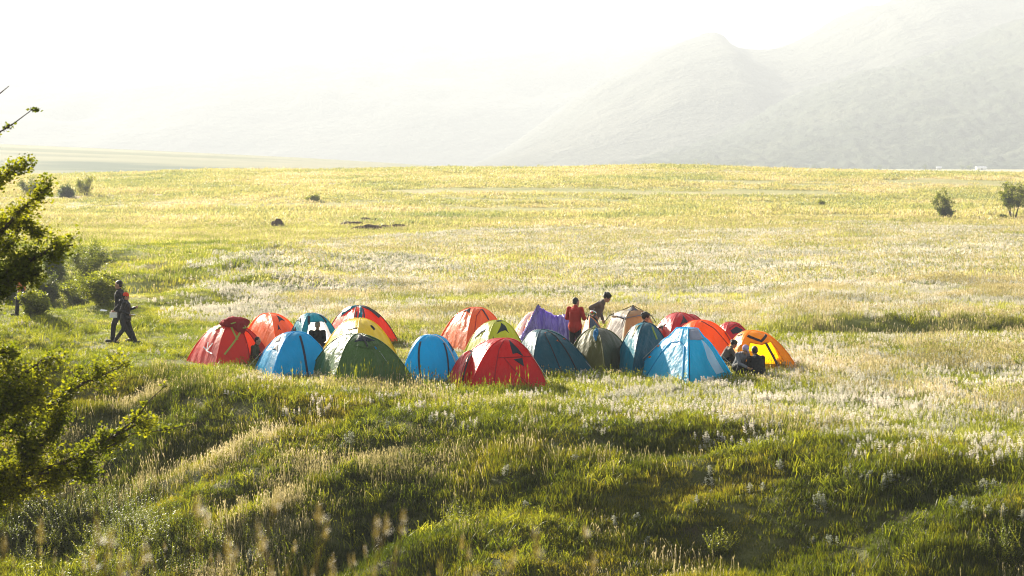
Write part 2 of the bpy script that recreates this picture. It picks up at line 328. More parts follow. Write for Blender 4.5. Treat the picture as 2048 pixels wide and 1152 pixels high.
# ================================================================== tents
black = fabric('black_webbing', (.012, .012, .014), .03, .6, .3, wr=.1)
zipm = fabric('zip_tape', (.015, .02, .03), .03, .5, .3, wr=.05)
mesh_dark = fabric('vent_mesh', (.03, .04, .055), .25, .7, .2, wr=.1)
pole_m = plain('pole_sleeve', (.5, .5, .48), .35, .5)
cord_m = plain('guy_cord', (.6, .58, .5), .7)
lime_m = fabric('lime_webbing', (.30, .36, .06), .1, .6, .3)
whitef = fabric('white_or_sunlit_fabric', (.75, .76, .76), .45, .5, .4)  # white cloth, also used to paint sunlight on tent panels
TENTS = []
class Tent:
    def __init__(s, label, feet, top, cols, p=2.0, bulge=.05, wr=.012, prof=None, ax=0, sleeve=None, hole=None, seed=0, name='dome_tent', tlen=1, n=26, group='tents pitched together in the meadow', sink=.03):
        L, F, Rr = [on_ground(*q) for q in feet]
        B = L + Rr - F; B.z = float(ground(B.x, B.y))
        c = (L + Rr) / 2; ap = at_dist(top[0], top[1], c.y); 
        s.o = Vector((c.x, c.y, min(L.z, F.z, Rr.z, B.z) - sink))
        s.root = empty(name, s.o, 0, label, 'tent', group)
        s.C = [v - s.o for v in (L, F, Rr, B)]
        s.apex = Vector((ap.x, c.y, ap.z)) - s.o; s.p = p; s.bulge = bulge; s.prof = prof; s.seed = seed; s.wr = wr
        s.sx = s.apex.xy
        s.n = n
        s.canopy = s.panels('canopy', s.root, cols, hole)
        if sleeve: s.sleeves(sleeve)
        TENTS.append(s)
    def z(s, t):
        if s.prof:
            a, b = zip(*s.prof); return np.interp(t, a, b) * s.apex.z
        return (1 - np.asarray(t, float) ** s.p) * s.apex.z
    def pt(s, k, u, t, off=0.0, wr=True):
        """k panel index 0 left-front, 1 front, 2 right-back, 3 left-back; arrays allowed"""
        A = s.C[k % 4]; Bc = s.C[(k + 1) % 4]; u = np.asarray(u, float); t = np.asarray(t, float)
        ex = A.x + (Bc.x - A.x) * u; ey = A.y + (Bc.y - A.y) * u; ez = A.z + (Bc.z - A.z) * u
        x = s.apex.x + (ex - s.apex.x) * t; y = s.apex.y + (ey - s.apex.y) * t
        z = s.z(t) + ez * t ** 4
        nx, ny = (Bc.y - A.y), -(Bc.x - A.x); ln = math.hypot(nx, ny); nx /= ln; ny /= ln
        if nx * (A.x + Bc.x) + ny * (A.y + Bc.y) < 0: nx, ny = -nx, -ny
        lift = s.bulge * np.sin(math.pi * np.clip(u, 0, 1)) * np.sin(math.pi * np.clip(t, 0, 1) ** .8)
        if wr:
            w = s.wr * np.sin(math.pi * np.clip(u, 0, 1)) ** .6 * np.clip(t * 3, 0, 1)
            dv = u * 7 + t * (1.6 if k % 2 else -2.2)
            lift = lift + w * (2.0 * fbm(dv + k * 9, t * 1.7 + s.seed * 3.1, 60 + s.seed, 3)) + w * 1.2 * np.clip(t - .6, 0, 1) * np.sin(u * 31 + s.seed)
        lift = lift + off
        up = .55
        return np.stack([x + nx * lift, y + ny * lift, z + lift * up], -1)
    def panels(s, name, parent, cols, hole=None, ks=(0, 1, 2, 3)):
        V = []; F = []; mi = []; mats = []; base = 0; n = s.n
        for k in ks:
            m = cols[k % len(cols)]
            if m not in mats: mats.append(m)
            uu, tt = np.meshgrid(np.linspace(0, 1, n + 1), np.linspace(.0, 1, n + 1))
            tt = tt ** .9
            P = s.pt(k, uu, tt); V.append(P.reshape(-1, 3))
            for i in range(n):
                for j in range(n):
                    if hole and hole[0] == k:
                        cu = (uu[i, j] + uu[i, j + 1]) / 2; ct = (tt[i, j] + tt[i + 1, j]) / 2
                        if inpoly(cu, ct, hole[1]): continue
                    a = base + i * (n + 1) + j; F.append((a, a + n + 1, a + n + 2, a + 1)); mi.append(mats.index(m))
            base += (n + 1) ** 2
        o = mesh_obj(name, np.concatenate(V), F, mats, parent, True)
        o.data.polygons.foreach_set('material_index', mi)
        return o
    def curve(s, k, pts, off=.012, n=8):
        out = []
        for (u0, t0), (u1, t1) in zip(pts, pts[1:]):
            for i in range(n): out.append(Vector(s.pt(k, u0 + (u1 - u0) * i / n, t0 + (t1 - t0) * i / n, off)))
        out.append(Vector(s.pt(k, *pts[-1], off))); return out
    def strip(s, name, k, pts, w, m, parent=None, off=.012, n=8):
        c = s.curve(k, pts, off, n); mb = MB(); V = []; F = []
        for i, p in enumerate(c):
            t = (c[min(i + 1, len(c) - 1)] - c[max(i - 1, 0)]).normalized()
            nn = Vector((p.x - s.apex.x, p.y - s.apex.y, .5)); nn.normalize()
            sd = t.cross(nn).normalized() * (w / 2); nn = sd.cross(t).normalized() * .006
            if nn.dot(p - Vector((s.apex.x, s.apex.y, 0))) < 0: nn = -nn
            V += [p - sd - nn, p - sd + nn, p + sd + nn, p + sd - nn]
        for i in range(len(c) - 1):
            for q in range(4): F.append((i * 4 + q, i * 4 + (q + 1) % 4, i * 4 + 4 + (q + 1) % 4, i * 4 + 4 + q))
        F += [(0, 1, 2, 3), tuple(len(V) - 4 + q for q in (3, 2, 1, 0))]
        mb.add(V, F); return mb.build(name, m, parent or s.root)
    def patch(s, name, k, poly, m, parent=None, off=.014):
        """closed (u,t) outline laid on panel k, slightly proud of the cloth"""
        cu = sum(p[0] for p in poly) / len(poly); ct = sum(p[1] for p in poly) / len(poly)
        out = []
        for (u0, t0), (u1, t1) in zip(poly, poly[1:] + poly[:1]):
            for i in range(6): out.append((u0 + (u1 - u0) * i / 6, t0 + (t1 - t0) * i / 6))
        R_ = 6; V = [s.pt(k, cu, ct, off)]; F = []; nn = len(out)
        for r in range(1, R_ + 1):
            for (a, b) in out: V.append(s.pt(k, cu + (a - cu) * r / R_, ct + (b - ct) * r / R_, off if r < R_ else off * .1))
        for i in range(nn):
            F.append((0, 1 + i, 1 + (i + 1) % nn))
            for r in range(R_ - 1):
                a = 1 + r * nn; F.append((a + i, a + nn + i, a + nn + (i + 1) % nn, a + (i + 1) % nn))
        return mesh_obj(name, np.array(V), F, m, parent or s.root, True)
    def sleeves(s, m, r=.014, which=(0, 1)):
        for d in which:
            pts = []
            for k, seq in ((d, np.linspace(1, 0, 15)), (d + 2, np.linspace(0, 1, 15)[1:])):
                c = s.C[k % 4]
                for t in seq:
                    q = Vector((s.apex.x + (c.x - s.apex.x) * t, s.apex.y + (c.y - s.apex.y) * t, float(s.z(t)) + c.z * t ** 4))
                    h = Vector((c.x - s.apex.x, c.y - s.apex.y, 0)).normalized()
                    pts.append(q + h * .006 * t + Vector((0, 0, .008)))
            mb = MB(); mb.tube(pts, r, 6); mb.build('pole_sleeve', m, s.root, True)
    def guy(s, k, u, t, dist, zpeg=0):
        a = Vector(s.pt(k, u, t, .02)); h = Vector((a.x - s.apex.x, a.y - s.apex.y, 0)).normalized()
        b = a + h * dist; b.z = float(ground(b.x + s.o.x, b.y + s.o.y)) - s.o.z
        mb = MB(); mb.tube([a, a.lerp(b, .5) - Vector((0, 0, .01)), b], .004, 5); mb.build('guy_line', cord_m, s.root)
    def trim(s, k, poly, r, m, name='door_trim', closed=False):
        c = s.curve(k, poly + (poly[:1] if closed else []), .006, 8); mb = MB(); mb.tube(c, r, 6); return mb.build(name, m, s.root, True)
def inpoly(x, y, P):
    r = False; j = len(P) - 1
    for i in range(len(P)):
        if (P[i][1] > y) != (P[j][1] > y) and x < (P[j][0] - P[i][0]) * (y - P[i][1]) / (P[j][1] - P[i][1]) + P[i][0]: r = not r
        j = i
    return r
def arch(u0, u1, t0, t1=1.0, n=8):
    pts = []
    for i in range(n + 1):
        a = math.pi * i / n; pts.append(((u0 + u1) / 2 - (u1 - u0) / 2 * math.cos(a), t0 + (t1 - t0) * .55 * (1 - math.sin(a))))
    return [(u0, t1)] + pts + [(u1, t1)]
def A_vent(cu, ct, w, h):  # the pointed vent: a black triangle with a notched foot
    return [(cu, ct - h / 2), (cu + w * .28, ct), (cu + w / 2, ct + h / 2), (cu + w * .12, ct + h * .32), (cu - w * .2, ct + h * .36), (cu - w / 2, ct + h / 2), (cu - w * .2, ct)]

red1 = fabric('red_nylon', (.48, .03, .015), .34, .4, .35, tcol=(.8, .06, .02))
redbag = fabric('crimson_fabric', (.30, .015, .02), .12, .75, .2)
orange = fabric('orange_nylon', (.88, .17, .002), .45, .4, .3)
orange2 = fabric('dusty_orange_nylon', (.70, .16, .02), .35, .33, .4)
oranger = fabric('vermilion_nylon', (.85, .055, .002), .42, .42, .3)
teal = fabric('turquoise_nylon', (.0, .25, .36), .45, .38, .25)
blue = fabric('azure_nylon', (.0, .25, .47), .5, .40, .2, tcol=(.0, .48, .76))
yellow = fabric('yellow_nylon', (.66, .52, .004), .42, .36, .35)
green = fabric('grass_green_nylon', (.05, .12, .004), .3, .36, .4, tcol=(.11, .26, .005), wr=.8, coat=.4)
lime = fabric('lime_nylon', (.44, .46, .003), .42, .36, .4, coat=.35)
red10 = fabric('scarlet_nylon', (.48, .008, .008), .36, .36, .35, tcol=(.8, .015, .015))
purple = fabric('violet_foil', (.22, .15, .50), .3, .24, 1.0, wr=1.0, coat=.8)
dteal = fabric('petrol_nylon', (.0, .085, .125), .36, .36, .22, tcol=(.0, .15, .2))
olive = fabric('olive_nylon', (.085, .09, .01), .3, .55, .2, tcol=(.18, .19, .02))
navy = fabric('slate_nylon', (.03, .055, .09), .2, .45, .4)
beige = fabric('sand_nylon', (.55, .30, .12), .35, .45, .4)
cream = fabric('sunlit_sand_nylon', (.62, .55, .42), .4, .45, .4)
grey = fabric('slate_grey_nylon', (.045, .045, .07), .08, .34, .5)
brown = fabric('brown_mesh', (.10, .065, .05), .25, .6, .3)
lblue = fabric('sky_blue_nylon', (.0, .40, .64), .55, .38, .3, tcol=(.03, .62, .90))
amber = fabric('amber_nylon', (.80, .36, .0), .45, .4, .3)
red18 = fabric('cherry_nylon', (.52, .005, .012), .36, .36, .35)

# 1 red tent at the left end, bag on its roof
T = Tent('red dome tent at the left end with a crimson bundle above its doorway', [(374, 722), (431, 735), (548, 729)], (462, 648), [red1], p=2.38, ax=0, seed=1, sleeve=red1,
         hole=(1, [(.60, 1.01), (.66, .5), (.75, .42), (.84, .5), (.86, 1.01)]))
T.trim(1, [(.60, 1.0), (.66, .5), (.75, .42), (.84, .5), (.86, 1.0)], .013, redbag)
for a, b in (((.13, .86), (.80, .3)), ((.25, .34), (.42, .66))): T.strip('strap', 1, [a, b], .045, lime_m)
mb = MB()
def blob(c, r, seed=0, n=14, m=10, amp=.2):
    V = []; F = []
    for i in range(m + 1):
        th = math.pi * i / m
        for j in range(n):
            ph = 2 * math.pi * j / n; d = Vector((math.sin(th) * math.cos(ph), math.sin(th) * math.sin(ph), math.cos(th)))
            k = 1 + amp * float(fbm(d.x * 2 + seed + d.z, d.y * 2 + 5 + d.z * 1.3, 70 + seed, 3))
            V.append(Vector(c) + Vector((d.x * r[0], d.y * r[1], d.z * r[2])) * k)
    for i in range(m):
        for j in range(n): F.append((i * n + j, i * n + (j + 1) % n, (i + 1) * n + (j + 1) % n, (i + 1) * n + j))
    return V, F
c = Vector(T.pt(1, .45, .2, .08)); mb.add(*blob(c + Vector((.05, 0, .03)), (.34, .13, .16), 1, amp=.5)); mb.add(*blob(Vector(T.pt(1, .62, .37, .08)), (.19, .10, .22), 2, amp=.3))
mb.add(*blob(Vector(T.pt(0, .9, .12, .06)), (.16, .12, .12), 3, amp=.4))
mb.build('rolled_door', redbag, T.root, True)
T.strip('drawcord', 1, [(.12, .3), (.5, .25), (.70, .12)], .03, lime_m, off=.18); T.strip('drawcord', 1, [(.70, .12), (.80, .30), (.72, .47), (.6, .47)], .022, lime_m, off=.17)
T.patch('toggle', 0, [(.45, .32), (.7, .3), (.66, .42), (.5, .5)], lime_m)
# the white bird-like mark
for a, b in (((.42, .80), (.60, .84)), ((.60, .84), (.72, .72)), ((.50, .72), (.60, .84)), ((.60, .84), (.80, .86))): T.strip('printed_mark', 0, [a, b], .035, whitef)

# 2 orange
T = Tent('plain orange dome tent behind the red one at the left end', [(480, 700), (554, 713), (612, 700)], (538, 627), [orange], p=2.48, seed=2, sleeve=orange, bulge=.03)
T.patch('vent', 1, A_vent(.52, .40, .42, .26), mesh_dark); T.patch('vent', 1, A_vent(.22, .62, .14, .12), mesh_dark)
# 3 turquoise with open door
T = Tent('turquoise dome tent with its doorway open, someone sitting inside', [(570, 702), (596, 712), (690, 704)], (622, 627), [teal, teal, whitef, whitef], p=2.48, seed=3, sleeve=teal, hole=(1, [(.12, 1.01), (.16, .52), (.80, .52), (.86, 1.01)]))  # back panels white, painting the daylight that comes through the cloth
T.trim(1, [(.12, 1.0), (.16, .52), (.80, .52), (.86, 1.0)], .012, teal)
T.strip('door_strap', 1, [(.10, .30), (.17, .58)], .07, mesh_dark); T.strip('door_strap', 1, [(.88, .28), (.84, .56)], .07, mesh_dark)
T.patch('vent', 0, A_vent(.45, .45, .5, .2), mesh_dark); T.patch('vent', 0, A_vent(.35, .7, .4, .12), mesh_dark)
# 4 vermilion
T = Tent('vermilion dome tent with a black roof flap and a blue cloth over its left shoulder', [(650, 678), (703, 692), (796, 682)], (714, 612), [oranger], p=2.38, seed=4, sleeve=black)
T.strip('roof_flap', 1, [(.5, .03), (.78, .38), (.86, .62)], .14, black, off=.03); T.strip('zipper', 1, [(.42, .3), (.34, .6)], .04, zipm); T.strip('zipper', 1, [(.08, .4), (.05, .8)], .05, zipm)
T.patch('vent', 2, A_vent(.2, .5, .2, .2), mesh_dark); T.patch('roof_patch', 1, [(.12, .1), (.9, .1), (.8, .24), (.2, .24)], black)
T4 = T
# 5 yellow and green
T = Tent('big yellow tent with a grass green front porch, white lettering on the porch', [(634, 728), (712, 752), (803, 733)], (720, 637), [yellow], p=2.33, seed=5, sleeve=yellow, wr=.02)
T5 = T
S = Tent.__new__(Tent); S.__dict__.update(T.__dict__)
def sub(T, name, feet, top, cols, p, seed, wr, bulge, hole=None, prof=None):
    """a porch pitched against its tent: its own feet, same root"""
    S = Tent.__new__(Tent); L, F, Rr = [on_ground(*q) for q in feet]; B = L + Rr - F; B.z = float(ground(B.x, B.y)); c = (L + Rr) / 2; ap = at_dist(top[0], top[1], c.y)
    S.o = T.o; S.root = T.root; S.C = [v - T.o - Vector((0, 0, .03)) for v in (L, F, Rr, B)]; S.apex = Vector((ap.x, c.y, ap.z)) - T.o
    S.p = p; S.bulge = bulge; S.prof = prof; S.seed = seed; S.wr = wr; S.n = 28
    S.canopy = S.panels(name, T.root, cols, hole); return S
S = sub(T, 'porch', [(616, 748), (668, 766), (834, 772)], (716, 668), [green], 2.25, 6, .035, .03)
S.sleeves(green, .016)
S.patch('porch_vent', 1, [(.18, .42), (.33, .22), (.52, .10), (.72, .2), (.86, .38), (.7, .40), (.4, .41)], mesh_dark)
S.strip('vent_brace', 1, [(.5, .08), (.52, .55)], .04, black, off=.02); S.strip('vent_sill', 1, [(.2, .50), (.5, .55), (.82, .48)], .03, green, off=.03)
S.strip('piping', 0, [(.02, .1), (.0, .5)], .03, black); T.strip('webbing', 1, [(.55, .42), (.62, .52)], .07, black); T.strip('webbing', 0, [(.6, .5), (.98, .42)], .03, black)
# lettering
def letters(S, txt, k, u0, t0, u1, t1, size, m, name='lettering'):
    cu = bpy.data.curves.new(name, 'FONT'); cu.body = txt; cu.size = size; cu.extrude = .002; cu.align_x = 'LEFT'; cu.resolution_u = 2; cu.offset = size * .02
    o = bpy.data.objects.new(name, cu); COL.objects.link(o); dg = bpy.context.evaluated_depsgraph_get(); me = bpy.data.meshes.new_from_object(o.evaluated_get(dg)); bpy.data.objects.remove(o)
    a = Vector(S.pt(k, u0, t0, .03)); b = Vector(S.pt(k, u1, t1, .03)); ex = (b - a).normalized()
    q = Vector(S.pt(k, u0, t0 - .1, .03)) - a; ey = (q - ex * q.dot(ex)).normalized(); ez = ex.cross(ey)
    M = Matrix((ex, ey, ez)).transposed().to_4x4(); M.translation = a; me.transform(M)
    me.materials.clear(); me.materials.append(m); o = bpy.data.objects.new(name, me); COL.objects.link(o); o.parent = S.root; return o
letters(S, 'HUSKY', 1, .73, .60, .80, .87, .125, whitef)
S.patch('round_emblem', 1, [(.695 + .022 * math.cos(a * math.pi / 4), .545 + .03 * math.sin(a * math.pi / 4)) for a in range(8)], blue)
# 6 blue left
T = Tent('blue dome tent with a pale sunlit side, between the red tent and the green porch', [(508, 741), (543, 757), (671, 748)], (591, 664), [blue], p=2.33, seed=7, sleeve=blue)
T.strip('zipper', 1, [(.50, .36), (.56, 1.0)], .055, zipm); T.patch('vent', 0, [(.3, .45), (.6, .38), (.72, .5), (.45, .56)], mesh_dark); T.patch('vent', 0, A_vent(.75, .62, .3, .12), mesh_dark); T.patch('sunlit_side_patch', 0, [(.1, .7), (.5, .66), (.5, .95), (.1, .95)], lblue)  # the paler blue patch paints sun on the left side
# 7 blue middle
T = Tent('blue dome tent facing the camera with two straight dark zips', [(806, 752), (798, 768), (926, 769)], (862, 670), [blue], p=2.38, seed=8, sleeve=blue)
T.strip('zipper', 1, [(.12, .42), (.35, 1.0)], .05, zipm); T.strip('zipper', 1, [(.95, .45), (.78, 1.0)], .04, zipm); T.patch('vent', 2, A_vent(.3, .55, .2, .2), mesh_dark)
T.sleeves(whitef, .016, (0,))
# 8 orange middle
T = Tent('dusty orange dome tent pitched alone in the middle of the back row', [(874, 690), (931, 701), (1020, 690)], (952, 615), [orange2], p=2.38, seed=9, sleeve=orange2, wr=.02)
T.strip('zipper', 1, [(.56, .3), (.66, .62)], .05, zipm); T.patch('vent', 0, A_vent(.62, .30, .5, .22), mesh_dark); T.strip('door_seam', 1, [(.15, 1), (.2, .5), (.45, .3)], .02, redbag)
# 9 lime
T = Tent('lime yellow dome tent between the blue one and the scarlet one', [(922, 722), (968, 733), (1056, 722)], (995, 641), [lime], p=2.38, seed=10, sleeve=lime, wr=.02)
T.patch('vent', 1, A_vent(.48, .45, .5, .3), mesh_dark); T.patch('vent', 1, A_vent(.12, .7, .12, .16), mesh_dark); T.strip('roof_band', 1, [(.1, .16), (.9, .16)], .07, black); T.strip('webbing', 0, [(.2, .7), (.7, .5)], .05, mesh_dark); T.strip('webbing', 0, [(.5, .85), (.9, .7)], .04, mesh_dark)
# 10 scarlet front
T = Tent('scarlet dome tent nearest the camera with a black edged porch and pointed vent', [(897, 762), (940, 779), (1095, 775)], (1012, 677), [red10], p=2.33, seed=11, sleeve=red10, name='dome_tent')
T.patch('vent', 1, [(.60, .20), (.78, .50), (.82, .64), (.70, .58), (.60, .60), (.58, .42)], mesh_dark); T.patch('vent', 1, [(.60, .68), (.78, .66), (.76, .78)], mesh_dark)
T.strip('seam', 1, [(.3, .66), (.98, .64)], .015, redbag); T.strip('seam', 1, [(.38, .05), (.28, .5), (.30, 1)], .02, redbag); T.strip('seam', 1, [(.42, .66), (.78, 1)], .015, redbag)
S = sub(T, 'porch', [(888, 768), (917, 780), (1022, 760)], (950, 700), [red10, red10, red10, red10], 2.3, 12, .03, .03)
S.strip('porch_edge', 1, [(.3, .04), (.05, .4), (.03, 1.0)], .085, black); S.strip('porch_edge', 0, [(.8, .2), (1.0, .15)], .10, black); S.patch('vent', 1, A_vent(.8, .55, .15, .18), mesh_dark)
S.strip('piping', 3, [(.97, .25), (.99, 1)], .03, whitef)
# 11 orange, sunlight on its left side painted as white stripes, left of the purple fly
T = Tent('small orange tent with white sunlit panels, left of the violet one', [(1014, 690), (1052, 702), (1118, 692)], (1066, 624), [orange, orange], p=1.6, seed=13, sleeve=whitef, wr=.02)
T.strip('sunlight_stripe', 0, [(.7, .1), (.55, 1)], .14, whitef); T.strip('sunlight_stripe', 0, [(.25, .2), (.2, .9)], .07, whitef)
# 12 violet fly draped over a peak and a lower ridge end
root = empty('draped_tent', on_ground(1088, 706), 0, 'violet foil fly with white folds, sharply peaked at the left', 'tent', 'tents pitched together in the meadow')
def fly():
    o = root.location; cy_ = o.y
    FLc = on_ground(1024, 707); FRc = on_ground(1150, 712); P1 = at_dist(1077, 610, FLc.y + .75); P2 = at_dist(1142, 627, FLc.y + .75)
    BLc = FLc + Vector((.1, 1.5, .1)); BRc = FRc + Vector((0, 1.5, .1)); BLc.z = FLc.z; BRc.z = FRc.z
    V = []; F = []
    def sheet(a0, a1, b0, b1, n=44, mm=26, sag=.16, seed=0, amp=.06, conc=1.35):
        base = len(V)
        for j in range(mm + 1):
            t = j / mm
            for i in range(n + 1):
                uu = i / n; top = a0.lerp(a1, uu); top.z -= sag * math.sin(math.pi * uu) * (a0 - a1).length; bot = b0.lerp(b1, uu)
                q = top.lerp(bot, t); q.z = bot.z + (top.z - bot.z) * (1 - t) ** conc
                f = amp * (.35 + t) * 3.4 * (lambda q: .5 - abs(q) * 2.6)(float(fbm(uu * 10 - t * 5 * (1 - uu), t * 1.4 + seed, 80 + seed, 2))); nrm = Vector((0, -1 if b0.y < a0.y else 1, .7))
                if abs(a0.x - a1.x) < .05 and a0.y == a1.y: nrm = Vector((-1 if b0.x < a0.x else 1, 0, .5))
                V.append(q + nrm * f * (1 if 0 < i < n else 0) - o)
        for j in range(mm):
            for i in range(n): a = base + j * (n + 1) + i; F.append((a, a + 1, a + n + 2, a + n + 1))
    sheet(P1, P2, FLc.lerp(FRc, .22), FRc, seed=1); sheet(P2, P1, BRc, BLc, seed=2)
    sheet(P1, P1 + Vector((0, 0, -.001)), FLc.lerp(FRc, .22), FLc, seed=3, sag=0, amp=.03); sheet(P1, P1 + Vector((0, 0, -.001)), FLc, BLc, seed=4, sag=0); sheet(P2, P2 + Vector((0, 0, -.001)), FRc, BRc, seed=5, sag=0)
    mesh_obj('flysheet', np.array([tuple(v) for v in V]), F, purple, root, True)
    mb = MB(); mb.tube([P1 - o + Vector((0, 0, .03)), Vector((P1.x, P1.y, FLc.z)) - o], .012); mb.build('pole', black, root)
    mb = MB(); mb.tube([P2 - o + Vector((0, 0, .02)), Vector((P2.x, P2.y, FLc.z)) - o], .012); mb.build('pole', black, root)
    # red wall under the right end
    V2 = [FRc + Vector((-.25, .1, .0)) - o, FRc + Vector((.14, .1, 0)) - o, P2 + Vector((.22, -.25, -.52)) - o, P2 + Vector((-.1, -.2, -.5)) - o]
    mb = MB(); mb.add([v for v in V2] + [v + Vector((0, .02, 0)) for v in V2], [(0, 1, 2, 3), (7, 6, 5, 4), (0, 4, 5, 1), (1, 5, 6, 2), (2, 6, 7, 3), (3, 7, 4, 0)]); mb.build('inner_wall', red10, root)
fly()
# 13 petrol
T = Tent('dark petrol blue tent with a long slope to the right, behind the scarlet one', [(1020, 735), (1062, 758), (1190, 749)], (1082, 660), [dteal], p=2.18, seed=14, sleeve=dteal, wr=.02)
T.strip('seam', 1, [(.3, .3), (.5, 1)], .02, black); T.strip('seam', 1, [(.62, .2), (.75, .95)], .03, black)
for q in ((.35, .24), (.62, .22), (.6, .5), (.92, .45)): T.patch('toggle', 1, [(q[0], q[1]), (q[0] + .03, q[1] - .01), (q[0] + .03, q[1] + .03)], orange)
# 14 olive
T = Tent('olive green dome tent with clothes lying on its roof', [(1126, 742), (1211, 752), (1270, 733)], (1192, 657), [olive, fabric('shaded_olive_nylon', (.045, .05, .02), .2, .5, .35), olive, olive], p=2.43, seed=15, sleeve=olive, wr=.016)  # right front panel in a darker olive that paints its shade
T14 = T
# 15 slate with orange edging
orp = plain('orange_piping', (.85, .22, .02), .5)
T = Tent('slate grey tent with orange piping, behind the olive one', [(1150, 712), (1176, 722), (1232, 714)], (1179, 634), [whitef, navy, navy, navy], p=1.5, seed=16, sleeve=orp)  # left panel white to paint the sun striking it
# 16 sand coloured cabin tent
T = Tent('tall sand coloured pop-up tent with a grey cap roof', [(1196, 700), (1243, 711), (1322, 700)], (1264, 620), [cream, beige, beige, cream], prof=[(0, 1), (.3, .99), (.5, .93), (.62, .80), (.8, .45), (1, 0)], seed=17, name='cabin_tent', sleeve=cream, bulge=.02)  # cream on the left panels paints the sun on the sand cloth
T.patch('mesh_door', 0, [(.15, .98), (.2, .66), (.5, .5), (.92, .52), (.9, .98)], brown); T.patch('window_or_backlit_spot', 1, [(.12, .75), (.22, .68), (.3, .75), (.28, .9), (.12, .9)], cream)
K = MB(); ca = T.apex + Vector((.03, 0, .12)); ev = []
for c in T.C:
    ev.append(Vector((T.apex.x + (c.x - T.apex.x) * .66, T.apex.y + (c.y - T.apex.y) * .66, T.apex.z * .86)))
V = [ca]; F = []
for k in range(4):
    a, b = ev[k], ev[(k + 1) % 4]; st = len(V)
    for i in range(1, 9):
        r = i / 8
        for j in range(7):
            q = ca.lerp(a.lerp(b, j / 6), r); q.z += -.05 * math.sin(math.pi * r) ; q.z -= .03 * math.sin(math.pi * j / 6) * -r; V.append(q)
    for j in range(6): F.append((0, st + j, st + j + 1))
    for i in range(7):
        for j in range(6): a_ = st + i * 7 + j; F.append((a_, a_ + 7, a_ + 8, a_ + 1))
cap = mesh_obj('cap_roof', np.array([tuple(v) for v in V]), F, [grey], T.root, False)
mb = MB()
for k in (0, 1, 2): mb.tube([ca + Vector((0, 0, .01)), ev[k] + Vector((0, 0, .01)), Vector((T.apex.x + (T.C[k].x - T.apex.x) * .82, T.apex.y + (T.C[k].y - T.apex.y) * .82, T.apex.z * .7))], .012)
mb.build('roof_pole', black, T.root)
# 17 petrol right
T = Tent('petrol blue dome tent with a wrinkled sunlit side, left of the sky blue one', [(1226, 738), (1264, 755), (1352, 741)], (1290, 646), [teal, dteal, dteal, teal], p=2.33, seed=18, sleeve=dteal, wr=.022)  # left panels in lighter turquoise, painting the sunlight on petrol cloth
T.patch('side_flap', 0, [(.5, .3), (.85, .22), (.8, .42), (.62, .6)], olive); T.strip('webbing', 1, [(.62, .35), (.68, .62)], .05, lime_m)
# 18 cherry with vent
T = Tent('cherry red dome tent with a black pointed vent at the back right', [(1292, 698), (1333, 711), (1424, 699)], (1358, 626), [red18], p=2.28, seed=19, sleeve=red18, wr=.02)
T.patch('vent', 1, A_vent(.45, .42, .42, .34), mesh_dark); T.patch('vent', 0, A_vent(.4, .6, .4, .2), mesh_dark); T.strip('webbing', 0, [(.1, .5), (.6, .6)], .08, black)
# 19
T = Tent('red dome tent mostly hidden, just right of the cherry red one', [(1340, 694), (1374, 704), (1440, 694)], (1380, 629), [red18], p=1.8, seed=20, sleeve=red18)
T.patch('vent', 1, A_vent(.5, .45, .4, .25), mesh_dark)
# 20 orange behind sky blue
T = Tent('orange dome tent rising behind the sky blue one', [(1330, 718), (1372, 731), (1486, 720)], (1398, 641), [orange], p=2.38, seed=21, sleeve=orange)
T.strip('seam', 1, [(.3, .2), (.7, .5), (.9, .9)], .015, black); T.strip('window_frame', 1, [(.97, .6), (.94, .78)], .06, black)
# 21
T = Tent('small deep red dome tent farthest right in the back row', [(1418, 706), (1444, 717), (1516, 707)], (1459, 645), [red18], p=2.38, seed=22, sleeve=red18)
T.patch('window_or_backlit_spot', 1, [(.2, .52), (.5, .42), (.85, .52), (.75, .62), (.3, .62)], mesh_dark); T.strip('seam', 1, [(.15, .45), (.5, .32), (.9, .45)], .03, redbag)
# 22 sky blue
T = Tent('sky blue tent with a flat top, grey roof flap and arched door, front right', [(1270, 749), (1376, 769), (1468, 757)], (1376, 656), [lblue], prof=[(0, 1), (.21, 1.0), (.26, .93), (.34, .83), (.43, .77), (.52, .68), (.76, .35), (1, 0)], seed=23, sleeve=lblue, wr=.016, bulge=.02)
T.trim(0, [(.22, .98), (.26, .62), (.38, .48), (.7, .44), (.88, .52), (.9, .98)], .012, blue, 'door_zip')
T.patch('roof_flap', 1, [(.05, .2), (.9, .2), (.85, .40), (.55, .42), (.12, .38)], fabric('grey_fabric', (.3, .3, .36), .2, .5), off=.03)
T.patch('window_or_backlit_spot', 1, [(.62, .42), (.74, .46), (.84, .62), (.86, .9), (.66, .92), (.56, .7)], fabric('backlit_cloth', (.8, .82, .84), .6, .4))  # white spot painting light that shines through the cloth from behind
T.strip('seam', 1, [(.03, .2), (.03, 1)], .02, zipm)
for k, u_, t_ in ((0, .0, .5), (2, .1, .5), (3, .5, .45)): T.guy(k, u_, t_, .9)
for t_ in (.55, .72, .88): T.patch('toggle', 0, [(.0, t_), (.05, t_), (.05, t_ + .03), (0, t_ + .03)], orange)
